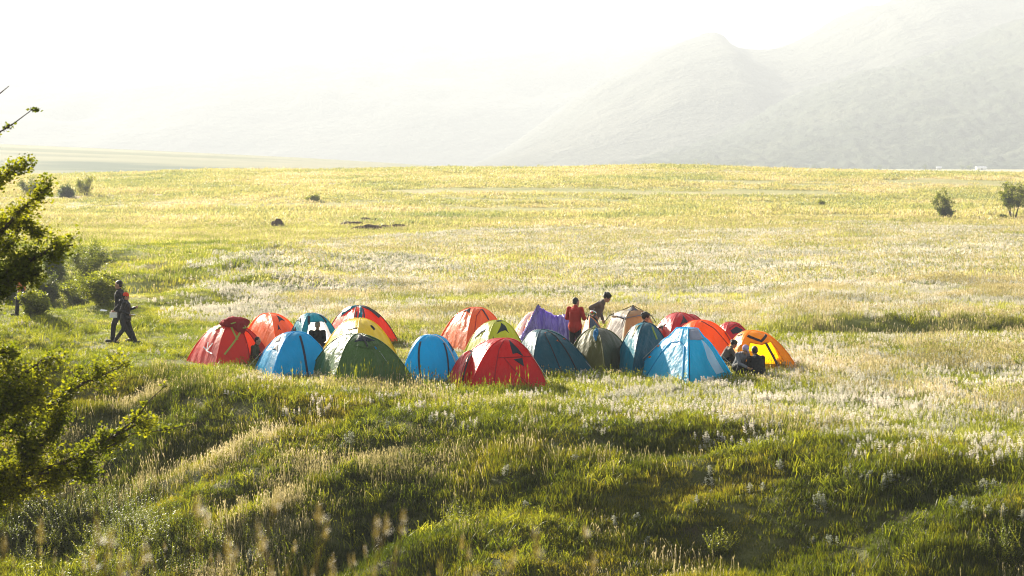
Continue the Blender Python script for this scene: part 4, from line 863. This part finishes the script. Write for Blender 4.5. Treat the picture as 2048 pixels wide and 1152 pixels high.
def put(name, srcs, x, y, kind, s, label, cat, sink=0.0, tilt=.12, zs=None):
    n = len(x); z = ground(x, y) - sink; rot = np.stack([rng.normal(0, tilt, n), rng.normal(0, tilt, n), rng.uniform(0, 6.28, n)], -1)
    zs = np.ones(n) if zs is None else zs
    return scatter(name, srcs, np.stack([x, y, z], -1), kind, rot, np.stack([s, s, s * zs], -1), label, cat)

DENS = 1.0
# ---- the bank in front: lush clumps and dry tufts
srcs = [src('c', [(blades(80, .24, .14, .010, .5, k), grass_lush)]) for k in range(4)] + \
       [src('c', [(blades(60, .22, .19, .010, .45, 10 + k), grass_lush), (heads(4, .2, .24, 20 + k, .009, .05), straw)]) for k in range(2)] + \
       [src('c', [(blades(40, .22, .17, .009, .5, 30 + k), grass_lush), (blades(18, .22, .22, .006, .35, 35 + k), straw), (heads(9, .22, .27, 40 + k, .008, .045), straw)]) for k in range(2)]
x, y = wedge(int(21000 * DENS), 26, 47, .8, 3)
e = edge_y(x) - y; ok = e > -1.5
bare = vnoise(x / 2.0, y / 1.1, 77) + .35 * vnoise(x / .6, y / .6, 78); ok &= bare > -.50
x, y = x[ok], y[ok]; dry = fbm(x / 2.6, y / 2.2, 79, 3) + .22 * (vnoise(x / .5, y / .5, 80)); q = rng.uniform(0, 1, len(x))
kind = np.where(dry > .30, 6 + (q * 2).astype(int), np.where(dry > .02, np.where(q < .35, 4 + (q * 5.7).astype(int), (q * 4).astype(int)), (q * 4).astype(int))); kind = np.clip(kind, 0, 7)
hgt = .6 + 1.0 * np.clip(vnoise(x / 1.3, y / 1.3, 81) + .35, 0, 1)
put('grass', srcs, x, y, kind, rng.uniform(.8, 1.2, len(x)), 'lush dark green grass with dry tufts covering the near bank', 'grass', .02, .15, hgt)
# ---- plateau around the camp
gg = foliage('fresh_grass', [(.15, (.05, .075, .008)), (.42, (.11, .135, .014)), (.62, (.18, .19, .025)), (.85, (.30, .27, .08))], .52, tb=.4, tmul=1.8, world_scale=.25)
srcs = [src('c', [(blades(60, .30, .15, .012, .55, 50 + k), grass_mid)]) for k in range(3)] + \
       [src('c', [(blades(45, .30, .17, .011, .5, 60 + k), grass_mid), (blades(20, .3, .2, .008, .4, 62 + k), straw), (heads(12, .3, .22, 64 + k, .012, .05), straw)]) for k in range(2)] + [src('c', [(blades(75, .30, .15, .012, .55, 54 + k), gg)]) for k in range(2)]
x, y = wedge(int(28000 * DENS), 32, 80, .9, 7)
e = edge_y(x) - y; ok = (e <= -1.0) & free(x, y)
worn = (np.abs(y - 55) < 14) & (vnoise(x / 3, y / 3, 83) > .12) & (rng.uniform(0, 1, len(x)) < .55) & (x > -16) & (x < 9) & (y > 46) & (y < 63); ok &= ~worn
x, y = x[ok], y[ok]; q = rng.uniform(0, 1, len(x)); dry = fbm(x / 4, y / 4, 84, 3); kind = np.where(dry - .5 * ss(-7, -11, x) + (q - .5) * .5 > .12, 3 + (q * 2).astype(int) % 2, (q * 3).astype(int) % 3)
gz_ = ss(-6, -10.5, x + 2 * vnoise(x / 3, y / 3, 95)) * (1 - ss(62, 76, y) * .3) + .5 * np.exp(-((x - 1) / 9) ** 2 - ((y - 47) / 7) ** 2) + .5 * np.exp(-((edge_y(x) - y) / 2.5) ** 2); kind = np.where(q < gz_ * .85, 5 + (x * 7).astype(int) % 2, kind)
camp = np.exp(-((x - .5) / 9) ** 2 - ((y - 50) / 6) ** 2)
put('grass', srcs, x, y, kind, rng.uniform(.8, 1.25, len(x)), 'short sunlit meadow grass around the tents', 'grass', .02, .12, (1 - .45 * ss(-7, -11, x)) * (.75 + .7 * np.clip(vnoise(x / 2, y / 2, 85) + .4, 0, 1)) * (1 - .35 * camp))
# ---- far meadow
srcs = [src('c', [(blades(55, .62, .22, .030, .6, 70 + k), grass_mid), (heads(4, .6, .26, 72 + k, .025, .06, .006), straw)]) for k in range(3)] + [src('c', [(blades(60, .6, .16, .030, .6, 76), gg)])]
x, y = wedge(int(30000 * DENS), 76, 170, .8, 12); q = rng.uniform(0, 1, len(x))
k3 = np.where((x / y < -.13 + .05 * vnoise(x / 5, y / 5, 96)) & (y < 125) & (q > .15), 3, (q * 3).astype(int) % 3)
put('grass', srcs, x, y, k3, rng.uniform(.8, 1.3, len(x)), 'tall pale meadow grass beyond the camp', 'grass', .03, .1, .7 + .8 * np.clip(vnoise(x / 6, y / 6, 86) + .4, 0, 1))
srcs = [src('c', [(blades(60, 1.3, .30, .075, .7, 80 + k), grass_far)]) for k in range(3)]
x, y = wedge(int(34000 * DENS), 150, 335, .6, 30); q = rng.uniform(0, 1, len(x)); ok = vnoise(x / 30, y / 7, 87) + .5 * vnoise(x / 9, y / 3, 88) > -.28; x, y, q = x[ok], y[ok], q[ok]
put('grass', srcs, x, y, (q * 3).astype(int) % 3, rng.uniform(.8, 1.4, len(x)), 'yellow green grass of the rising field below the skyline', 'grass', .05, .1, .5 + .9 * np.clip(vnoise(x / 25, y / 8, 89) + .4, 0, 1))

# ---- silvery woolly flowers: field masses
def wclump(n, rad, h, seed, lv=4, sc=1):
    V = []; F = []; r = np.random.default_rng(seed)
    for i in range(n):
        a, d = r.uniform(0, 6.28), rad * math.sqrt(r.uniform()); woolly(h * r.uniform(.6, 1.15), seed * 31 + i, lv, .45, .03 * sc, .075 * sc, V, F, (d * math.cos(a), d * math.sin(a)))
    return V, F
srcs = [src('c', [(wclump(10, .28, .19, 100 + k), wool), (blades(12, .28, .15, .02, .7, 110 + k), wooldark)]) for k in range(4)]
x, y = wedge(int(20000 * DENS), 30, 84, .9, 6)
e = edge_y(x) - y; a = x / y
m = fbm(x / 5.5, y / 4.5, 120, 3) + .45 * vnoise(x / 1.2, y / 1.2, 121)
right = ss(-.03, .10, a); front = ss(.6, -1.6, e)
den = np.where(y < 60, .14 + .88 * right * front, .8) + np.where(y > 60, .2 * right, 0)
den = np.where((y > 60) & (a < -.16), den * ss(-.20, -.12, a), den)
behind = (y > 47) & (y < 60) & (a < .145) & (a > -.16); den = np.where(behind, .12, den)
den = np.where((a < -.16) & (y <= 60), .012, den)
g1 = np.exp(-((x + 3.3) / 1.3) ** 2 - ((y - 41.2) / .6) ** 2) + np.exp(-((x + .9) / 1.2) ** 2 - ((y - 40.2) / .5) ** 2); den = np.where(y < 46, np.maximum(den, 1.2 * g1), den)
ditch = (a > .14) & (np.abs(y - 57.4) < 1.5); den = np.where(ditch, 0, den)
ok = (rng.uniform(0, 1, len(x)) < den * (1 + 1.7 * m)) & (e < .9) & free(x, y, 1.25); x, y = x[ok], y[ok]
put('woolly_flowers', srcs, x, y, rng.integers(0, 4, len(x)), rng.uniform(.75, 1.2, len(x)), 'silver white woolly flower spikes filling the meadow at the right', 'wildflowers', .02, .1)
srcs = [src('c', [(wclump(9, .6, .24, 130 + k, 4, 2.4), wool), (blades(14, .6, .22, .05, .8, 140 + k), wooldark)]) for k in range(3)]
x, y = wedge(int(42000 * DENS), 74, 162, .7, 12); a = x / y
m = fbm(x / 14, y / 7, 122, 4) + .3 * vnoise(x / 2.5, y / 2.5, 123)
lim = np.interp(a, [-.3, -.16, -.1, -.04, 0, .05, .3], [60, 100, 128, 140, 150, 156, 160])
den = 1.0 * ss(-.185, -.12, a) * np.where(y < lim + 5 * vnoise(x / 6, x * 0, 9), 1, 0) * (1 + .25 * ss(.0, .2, a))
ok = rng.uniform(0, 1, len(x)) < den * (1 + 1.8 * m); x, y = x[ok], y[ok]
put('woolly_flowers', srcs, x, y, rng.integers(0, 3, len(x)), rng.uniform(.75, 1.2, len(x)), 'pale belt of woolly flowers across the meadow behind the camp', 'wildflowers', .02, .1)
# ---- yellow-green small weeds with tiny flowers near the plateau rim
srcs = [src('c', [(blades(26, .2, .20, .022, 1.1, 150 + k), weedm), (heads(9, .22, .22, 160 + k, .012, .02, .003), weedm)]) for k in range(3)]
x, y = wedge(9000, 27, 60, .8, 3); e = edge_y(x) - y; m = fbm(x / 3, y / 3, 124, 3)
ok = (m > .05 - .35 * np.exp(-(e / 2.2) ** 2)) & free(x, y); x, y = x[ok], y[ok]
put('weeds', srcs, x, y, rng.integers(0, 3, len(x)), rng.uniform(.7, 1.2, len(x)), 'yellow green weeds along the rim of the bank', 'weeds', .02, .2)
# ---- tall stalks with ripe heads before the tents
srcs = [src('c', [(heads(5, .2, .42, 170 + k, .012, .09, .003, .12), weedm)]) for k in range(3)]
cx, cy_ = [], []
for (px, py, s_) in ((730, 772, 60), (700, 770, 50), (800, 772, 40), (885, 778, 40), (1000, 790, 50)):
    for i in range(7):
        p = on_ground(px + rng.normal(0, s_), py + rng.normal(0, 3)); cx.append(p.x); cy_.append(p.y)
x = np.array(cx); y = np.array(cy_); ok = free(x, y, 1.3); x, y = x[ok], y[ok]
put('grass_stalks', srcs, x, y, rng.integers(0, 3, len(x)), rng.uniform(.8, 1.2, len(x)), 'thin ripe grass stalks standing before the green porch', 'grass', .02, .1)

# ---- single woolly plants on the bank: one thing each
plants = [(700, 898, .46), (682, 905, .26), (800, 928, .30), (860, 850, .25), (775, 862, .30), (905, 846, .22), (1015, 948, .24), (1050, 1022, .26), (1148, 925, .20), (1228, 1052, .24), (1275, 1040, .18), (1420, 955, .28), (1424, 974, .22),
          (1392, 1012, .24), (1500, 988, .26), (1525, 985, .24), (1635, 1018, .40), (1645, 1022, .36), (1660, 1098, .30), (1625, 1096, .26), (1730, 960, .24), (1768, 978, .34), (1782, 968, .32), (1740, 965, .28), (1563, 948, .32), (1700, 950, .26),
          (1905, 1020, .30), (1932, 1022, .24), (1945, 1030, .22), (1965, 985, .30), (1988, 982, .26), (1978, 1032, .24), (2006, 1032, .26), (2044, 1045, .26), (585, 850, .24), (540, 845, .2), (630, 905, .2), (150, 690, .2), (628, 832, .2), (490, 715, .22), (1298, 1090, .2), (1340, 1100, .2), (470, 1120, .34), (498, 1128, .36), (455, 1140, .3)]
for i, (px, py, h) in enumerate(plants):
    p = on_ground(px, py); V, F = woolly(h * .9, 300 + i, 10, .28, .06, .13)
    for s_ in range(1 + (h > .28) + (h > .4)): woolly(h * rng.uniform(.6, .9), 400 + i * 3 + s_, 7, .35, .045, .11, V, F, (rng.normal(0, .07), rng.normal(0, .05)))
    o = mesh_obj('woolly_plant', [tuple(v) for v in V], F, wool2); o.location = p - Vector((0, 0, .02)); o.rotation_euler = (0, 0, i * 1.3)
    if i == 0: lb = 'tallest woolly white plant on the bank, left of the photo centre'
    elif i == 7: lb = 'pale woolly bud plant alone on the dark middle of the bank'
    elif px < 1100: lb = 'small white woolly plant growing singly on the left half of the near bank'
    else: lb = 'small white woolly plant growing singly on the right half of the near bank'
    tag(o, lb, 'plant', 'single woolly plants on the left half of the bank' if px < 1100 else 'single woolly plants on the right half of the bank')

# ---- out of focus seed heads close to the camera: one stuff object
V = []; F = []
r = np.random.default_rng(5)
def feather(p, H, top_len, w, lean):
    b0 = len(V); x, y, z = p; sx = .0022
    pts = [Vector((x + lean * f * f, y, z + H * f)) for f in (0, .4, .75, 1)]
    mb = MB(); mb.tube(pts, [.002, .0018, .0012, .001], 4)
    b = len(V); V.extend(mb.V); F.extend([tuple(i + b for i in f) for f in mb.F])
    for i in range(50):
        f = r.uniform(0, 1); q = pts[-1] + Vector((lean * .5 * f * top_len / max(H, .1), 0, top_len * (f - .25))); a = r.uniform(0, 6.28); d = Vector((math.cos(a), math.sin(a), r.uniform(.4, 1.6))).normalized(); ln = w * (1.15 - f) * r.uniform(.5, 1.3); s = Vector((-math.sin(a), math.cos(a), 0)) * .0022
        b = len(V); V.extend([q, q + d * ln * .6 + s, q + d * ln, q + d * ln * .6 - s]); F.append((b, b + 1, b + 2, b + 3))
hd = [(30, 1075), (60, 1100), (105, 1090), (140, 1060), (225, 1045), (215, 1090), (300, 1075), (290, 1120), (405, 1010), (470, 1005), (420, 1030), (345, 1110), (515, 1075), (585, 1110), (610, 1040), (640, 1120), (690, 1090), (725, 1040), (735, 1070), (765, 1110), (700, 1060), (830, 1110), (800, 1130), (845, 1090), (170, 1120), (20, 1130), (385, 1100), (560, 1130), (1228, 1070), (1235, 1110), (1255, 1100), (1395, 1130), (2030, 1110), (1715, 1130), (1245, 1135), (780, 1060), (60, 1050), (120, 1130), (250, 1130), (460, 1120), (665, 1060), (1015, 1140)]
for px, py in hd[::2]:
    D = r.uniform(3.4, 5.2); p = at_dist(px, py, D); gz = float(ground(p.x, p.y)); feather((p.x, p.y, gz), p.z - gz, r.uniform(.04, .08), r.uniform(.014, .026), r.normal(0, .16))
for i in range(70):
    px = r.uniform(-60, 900) if i < 85 else r.uniform(900, 2100); py = r.uniform(1085, 1200) if px < 900 else r.uniform(1125, 1220); D = r.uniform(3.6, 7.5); p = at_dist(px, py, D); gz = float(ground(p.x, p.y))
    feather((p.x, p.y, gz), max(.2, p.z - gz), r.uniform(.03, .06), r.uniform(.006, .014), r.normal(0, .12))
o = mesh_obj('tall_grass', [tuple(v) for v in V], F, headm); tag(o, 'blurred dry seed heads of tall grass close to the camera', 'grass', None, 'stuff')
# ---- leafy weeds at the bottom left
def sprig(h, seed, n=16, L=.055):
    r = np.random.default_rng(seed); V = []; F = []
    for s_ in range(5):
        tx, ty = r.normal(0, .12, 2); H = h * r.uniform(.6, 1.1); bx, by = r.normal(0, .1, 2)
        for i in range(n):
            f = .15 + .85 * i / n; p = Vector((bx + tx * f, by + ty * f, H * f)); az = i * 2.4 + r.uniform(0, .6); up = r.uniform(.1, .7); d = Vector((math.cos(az) * math.cos(up), math.sin(az) * math.cos(up), math.sin(up))); s = Vector((-math.sin(az), math.cos(az), 0)); l = L * (1.2 - .6 * f); b = len(V)
            V.extend([p, p + d * l * .5 + s * l * .28, p + d * l, p + d * l * .5 - s * l * .28]); F.append((b, b + 1, b + 2, b + 3))
        b = len(V); V.extend([Vector((bx - .003, by, 0)), Vector((bx + .003, by, 0)), Vector((bx + tx + .002, by + ty, H)), Vector((bx + tx - .002, by + ty, H))]); F.append((b, b + 1, b + 2, b + 3))
    return V, F
srcs = [src('c', [(sprig(.5, 500 + k), weedm)]) for k in range(3)]
cx, cy_ = [], []
for i in range(330):
    px = rng.uniform(60, 330) if i < 200 else rng.uniform(-40, 560); py = rng.uniform(990, 1100) if i < 200 else rng.uniform(1040, 1170)
    p = on_ground(px, py); cx.append(p.x); cy_.append(p.y)
for i in range(26):
    p = on_ground(1440 + rng.normal(0, 10), 1110 + rng.normal(0, 6)) if i < 8 else (on_ground(910 + rng.normal(0, 12), 1050 + rng.normal(0, 6)) if i < 16 else on_ground(2005 + rng.normal(0, 22), 1120 + rng.normal(0, 12))); cx.append(p.x); cy_.append(p.y)
x = np.array(cx); y = np.array(cy_); put('weeds', srcs, x, y, rng.integers(0, 3, len(x)), rng.uniform(.6, 1.2, len(x)), 'leafy nettle like weeds at the foot of the near tree', 'weeds', .02, .2)

# ================================================================== trees and shrubs
def leaf_quads(P, size, seed, droop=.2, asp=.55):
    r = np.random.default_rng(seed); n = len(P); P = np.asarray(P)
    d = r.normal(0, 1, (n, 3)); d[:, 2] = np.abs(d[:, 2]) * .5 - droop; d /= np.linalg.norm(d, axis=1)[:, None]
    o = r.normal(0, 1, (n, 3)); s = np.cross(d, o); s /= np.linalg.norm(s, axis=1)[:, None] + 1e-9; nn = np.cross(d, s)
    l = (size * r.uniform(.6, 1.3, n))[:, None]
    V = np.stack([P, P + d * l * .55 + s * l * asp * .5 + nn * l * .08, P + d * l, P + d * l * .55 - s * l * asp * .5 + nn * l * .08], 1).reshape(-1, 3)
    F = np.arange(n * 4).reshape(n, 4); return V, F
def branchlets(pts, n, length, r_, lv=2, spread=.9, upw=.25, seed=0, t0=.15):
    """side shoots along a limb; returns list of polylines (with radii) and leaf anchor points"""
    rr = random.Random(seed); out = []; leaves = []
    def shoot(p, d, L, rad, lev):
        q = [p]; dd = d.copy()
        for i in range(5):
            dd = (dd + Vector((rr.gauss(0, .22), rr.gauss(0, .22), rr.gauss(0, .18) + upw * .12))).normalized(); q.append(q[-1] + dd * L / 5)
        out.append((q, [rad * (1 - .14 * i) for i in range(6)]))
        if lev > 0:
            for i in range(1, 6):
                for _ in range(2 if rr.random() < .7 else 1):
                    nd = (dd + Vector((rr.gauss(0, spread), rr.gauss(0, spread), rr.gauss(0, spread * .8) + upw))).normalized(); shoot(q[i], nd, L * rr.uniform(.35, .6), rad * .5, lev - 1)
        else:
            for i in range(1, 6): leaves.append(q[i])
    tot = [0]
    for a, b in zip(pts, pts[1:]): tot.append(tot[-1] + (b - a).length)
    for k in range(n):
        s = tot[-1] * (t0 + (1 - t0) * (k + rr.random()) / n)
        for i in range(len(pts) - 1):
            if s <= tot[i + 1] or i == len(pts) - 2: f = (s - tot[i]) / max(1e-6, tot[i + 1] - tot[i]); p = pts[i].lerp(pts[i + 1], min(1, f)); t = (pts[i + 1] - pts[i]).normalized(); break
        d = (t * .7 + Vector((rr.gauss(0, spread), rr.gauss(0, spread), rr.gauss(0, spread) + upw))).normalized(); shoot(p, d, length * rr.uniform(.5, 1.1), r_, lv - 1)
    return out, leaves
def crown_points(leaves, per, sd, seed):
    r = np.random.default_rng(seed); L = np.array([tuple(v) for v in leaves]); L = np.repeat(L, per, 0); return L + r.normal(0, sd, L.shape)
# near hawthorn, trunk just outside the frame at the left
def poly(pp): return [at_dist(a, b, d) for a, b, d in pp]
base = Vector((-8.0, 20.5, float(ground(-8.0, 20.5))))
ht = empty('hawthorn_tree', base, 0, 'dark leafy hawthorn tree reaching into the photo from the left edge', 'tree')
mb = MB(); trunk = [base, base + Vector((.1, 0, 1.2)), base + Vector((.3, .1, 2.6)), base + Vector((.2, .1, 4.2)), base + Vector((.5, 0, 5.8)), base + Vector((.6, 0, 7.2))]
mb.tube([p - base for p in trunk], [.2, .17, .14, .11, .07, .03], 9); mb.build('trunk', bark, ht, True)
limbs = [  # (start on trunk, image polyline, shoots, length, leaves on)
    (2, [(-60, 640, 20.3), (20, 540, 20), (100, 500, 19.8), (146, 490, 19.7)], 26, .30, 1),
    (3, [(-80, 560, 20.5), (-10, 480, 20.2), (40, 420, 20), (100, 372, 19.8)], 20, .24, 1),
    (3, [(-60, 520, 20.2), (10, 440, 20.4), (60, 455, 20.5), (85, 470, 20.4)], 22, .30, 1),
    (2, [(-90, 640, 20.2), (-20, 580, 20), (30, 560, 19.9), (62, 550, 19.8)], 36, .32, 1),
    (2, [(-90, 600, 20.4), (-30, 520, 20.5), (10, 500, 20.6)], 30, .34, 1),
    (4, [(-90, 450, 20.2), (-20, 370, 20.1), (20, 345, 20), (62, 328, 19.9)], 14, .18, 1),
    (5, [(-80, 330, 20.1), (-10, 270, 20), (30, 245, 19.9), (66, 218, 19.9)], 5, .12, 2),
    (5, [(-60, 220, 20.1), (-10, 195, 20), (18, 172, 20)], 3, .10, 2),
    (1, [(-120, 860, 21), (-40, 800, 21), (60, 740, 21), (90, 715, 21)], 22, .34, 1),
    (1, [(-110, 900, 21), (0, 870, 21.2), (90, 815, 21.4), (170, 765, 21.6), (240, 735, 21.8)], 26, .26, 1),
    (1, [(-110, 960, 21), (40, 955, 21.2), (130, 925, 21.4), (215, 880, 21.8), (290, 840, 22.1)], 32, .30, 1),
    (1, [(60, 950, 21.2), (150, 940, 21.5), (215, 895, 21.8), (262, 868, 22), (330, 860, 22.3), (395, 846, 22.5)], 7, .14, 2),
    (1, [(215, 880, 21.8), (270, 840, 22.0), (300, 800, 22.1), (330, 772, 22.2)], 4, .10, 2),
    (1, [(-110, 990, 21), (-20, 975, 21), (70, 905, 21.2), (120, 850, 21.4)], 46, .40, 1),
    (1, [(-110, 1010, 21), (-30, 1000, 21), (40, 985, 21.2), (110, 960, 21.4), (180, 940, 21.6)], 30, .34, 1),
    (1, [(-110, 900, 20.6), (-30, 850, 20.6), (20, 800, 20.6), (70, 790, 20.7)], 44, .40, 1),
    (1, [(-90, 760, 21), (-30, 720, 21), (0, 705, 21), (30, 700, 21)], 8, .2, 1)]
lb = MB(); tw = MB(); leaves = []; sparse = []
for i, (ti, pp, n, ln, md) in enumerate(limbs):
    P = poly(pp); start = trunk[ti] + Vector((.05, 0, .2)) if pp[0][0] < 0 else None
    path = ([start] if start else []) + P; k = len(path)
    lb.tube([p - base for p in path], list(np.linspace(.05 if md == 1 else .015, .008 if md == 1 else .004, k)), 6)
    o_, lv = branchlets(P, int(n * (1.25 if pp[-1][1] > 600 else .95)), ln * ((.72 if pp[-1][1] > 600 else .55) if md == 1 else .8), .007, 2, .75, .1, seed=i + 3, t0=.0)
    for q, rad in o_: tw.tube([v - base for v in q], rad, 3)
    (leaves if md == 1 else sparse).extend(v - base for v in lv)
lb.build('limb', bark, ht, True); tw.build('twigs', bark, ht)
V, F = leaf_quads(np.concatenate([crown_points(leaves, 3, .045, 1), crown_points(sparse, 1, .012, 2)]), .042, 3, asp=.75)
mesh_obj('crown', V, F, leafm, ht)
print('leaves', len(F))
def tree(name, loc, h, w, n_st, per, leaf, m, label, cat='tree', group=None, trunk_h=.25, lean=(0, 0), seed=0, lv=2, sd=.06, trunk_r=.05, up=.5):
    root = empty(name, loc, 0, label, cat, group); rr = random.Random(seed); tb = MB(); tw = MB(); leaves = []
    for k in range(n_st):
        a = 6.28 * k / n_st + rr.uniform(-.4, .4); b0 = Vector((math.cos(a), math.sin(a), 0)) * w * .06
        d = Vector((math.cos(a) * rr.uniform(.2, 1) * w * .38 + lean[0], math.sin(a) * w * .3 + lean[1], h * rr.uniform(.7, 1)))
        pts = [b0 + Vector((d.x * f ** 1.3, d.y * f ** 1.3, d.z * f)) + Vector((rr.gauss(0, .02) * w, rr.gauss(0, .02) * w, 0)) * (f > 0) for f in (0, .2, .45, .7, 1)]
        tb.tube(pts, [trunk_r * q for q in (1, .8, .6, .4, .2)], 5)
        o_, lvs = branchlets(pts, 7, w * .34, trunk_r * .25, lv, .7, up * .4, seed=seed * 7 + k, t0=trunk_h)
        for q, rad in o_: tw.tube(q, rad, 3)
        leaves += lvs
    tb.V += []; b = len(tb.V); tb.add(tw.V, tw.F); tb.build('trunk', bark, root)
    V, F = leaf_quads(crown_points(leaves, per, sd, seed), leaf, seed + 1, asp=.7); mesh_obj('crown', V, F, m, root); return root
# the two lone bushes at the right
tree('lone_tree', on_ground(1887, 438), 2.3, 1.9, 6, 2, .12, leafm, 'upright lone bushy tree standing left of the other at the right edge', seed=41, sd=.06, trunk_r=.05, trunk_h=.05)
tree('undergrowth', on_ground(1893, 438) , .8, 1.1, 5, 3, .12, shrubm, 'low dark bush at the foot of the upright lone tree', 'bush', seed=43, sd=.08, trunk_h=.0, trunk_r=.02)
tree('lone_tree', on_ground(2026, 440), 2.6, 3.2, 6, 3, .13, leafm, 'spreading lone tree with several bare stems at the right edge', seed=47, sd=.08, trunk_h=.42, lean=(-.1, 0), trunk_r=.06)
tree('undergrowth', on_ground(2006, 440), .35, .6, 4, 3, .1, shrubm, 'tiny dark bush beneath the spreading lone tree', 'bush', seed=49, sd=.05, trunk_h=.0, trunk_r=.015)
# gully shrubs
gs = [(178, 570, 1.7, 2.5, yshrub, 'large dark shrub in the gully above the walking pair'), (108, 562, 1.2, 1.8, shrubm, 'dark shrub left of the large gully shrub'), (150, 614, .9, 1.6, yshrub, 'green shrub on the near gully slope left of the walking pair'),
      (205, 608, .8, 1.8, yshrub, 'low sunlit shrub just left of the taller walker'), (95, 605, 1.0, 1.3, yshrub, 'leafy shrub right of the person under the tree'), (20, 600, 1.1, 1.6, yshrub, 'leafy shrub at the left edge beneath the near tree'),
      (70, 632, .6, .9, yshrub, 'small shrub at the feet of the person under the tree')]
for i, (px, py, h, w_, m_, lb_) in enumerate(gs): tree('shrub', on_ground(px, py), h, w_, 7, 4, .085, m_, lb_, 'shrub', 'shrubs in the gully', trunk_h=0, seed=60 + i, sd=.06, trunk_r=.02)
tree('shrub', on_ground(133, 396), 1.0, 1.9, 6, 3, .15, shrubm, 'round grey bush far off in the haze at the left', 'bush', None, trunk_h=0, seed=71, sd=.1, trunk_r=.03)
tree('tree', on_ground(172, 392), 1.9, 2.5, 5, 2, .14, yshrub, 'thin pale tree far off in the haze at the left', 'tree', None, trunk_h=.2, seed=72, sd=.1, trunk_r=.04)
tree('shrub', on_ground(60, 388), 1.3, 3.2, 6, 2, .14, yshrub, 'faint wide bush in the haze behind the near tree', 'bush', None, trunk_h=0, seed=73, sd=.1, trunk_r=.04)
tree('shrub', on_ground(628, 403), .45, 1.2, 5, 2, .13, yshrub, 'small lone bush out in the far meadow', 'bush', None, trunk_h=0, seed=74, sd=.08, trunk_r=.02)
tree('shrub', on_ground(1642, 412), .5, .7, 4, 2, .1, yshrub, 'tiny bush alone in the far meadow at the right', 'bush', None, trunk_h=0, seed=75, sd=.08, trunk_r=.02)
# tiny trees on the far plain, before the mountain
far_pts = [(1316, 2.0), (1330, 2.6), (1345, 2.0), (1352, 1.6), (1396, 3.6), (1402, 3.0), (1440, 1.8), (1478, 2.8), (1486, 2.4), (1504, 1.8), (1570, 1.8), (1628, 1.6), (1925, 1.8), (1940, 2.4), (1760, 1.6), (1850, 1.8)]
for i, (px, h) in enumerate(far_pts):
    D = 1300 + (i * 37) % 90; p = at_dist(px, 330, D); p.z = float(ground(p.x, D))
    side = 'left' if px < 1650 else 'right'
    h *= 1.6; tree('distant_tree', p, h, h * 1.3, 4, 2, .7, shrubm, 'tiny hazy tree on the far plain, %s half of the mountain foot' % side, 'tree', 'far trees at the %s of the mountain foot' % side, trunk_h=.0, seed=90 + i, lv=1, sd=.35, trunk_r=.08)
# sheds on the far plain
def shed(px, D, w_, d_, h_, label, col, rz):
    p = at_dist(px, 330, D); p.z = float(ground(p.x, D)); root = empty('farm_shed', p, rz, label, 'shed'); mb = MB(); mb.box((0, 0, h_ / 2), (w_, d_, h_)); mb.build('wall', plain('shed_wall', col, .8), root)
    mb = MB(); e = .3; V = [Vector((sx * (w_ / 2 + e), sy * (d_ / 2 + e), h_ - .05)) for sx in (-1, 1) for sy in (-1, 1)] + [Vector((-w_ / 2 - e, 0, h_ * 1.5)), Vector((w_ / 2 + e, 0, h_ * 1.5))]
    mb.add(V, [(0, 2, 5, 4), (1, 4, 5, 3), (0, 4, 1), (2, 3, 5), (0, 1, 3, 2)]); mb.build('roof', plain('shed_roof', (.75, .75, .78), .5), root)
    mb = MB(); mb.box((0, -d_ / 2 - .02, h_ * .35), (w_ * .18, .05, h_ * .7)); mb.build('door', plain('shed_door', (.12, .12, .14), .6), root)
shed(1962, 1320, 7, 4, 1.7, 'long white farm shed at the foot of the forested slope', (.7, .7, .7), R(6))
shed(1878, 1360, 3.2, 3, 1.6, 'small pale farm shed left of the long white one', (.45, .45, .46), R(-8))
# soil heaps
soil = plain('dark_soil', (.075, .045, .028), .95, .1, bump=1, bscale=12)
for i, (px, py, w_, h_, lb_) in enumerate([(557, 455, .55, .30, 'small dark soil heap farthest left in the meadow'), (740, 444, .8, .22, 'dark soil heap crowning the disturbed patch in the meadow'), (705, 452, 1.0, .12, 'low soil ridge left of the dark soil heap'), (790, 457, 1.5, .14, 'long low soil ridge right of the disturbed patch'), (735, 459, 1.1, .10, 'flat soil ridge below the dark soil heap')]):
    V, F = blob((0, 0, 0), (w_, .6, h_ * 1.1 + .22), 200 + i, 22, 12, .8); o = mesh_obj('soil_heap', [tuple(v) for v in V], F, soil, None, False); o.location = on_ground(px, py); tag(o, lb_, 'soil heap', 'soil heaps in the meadow')
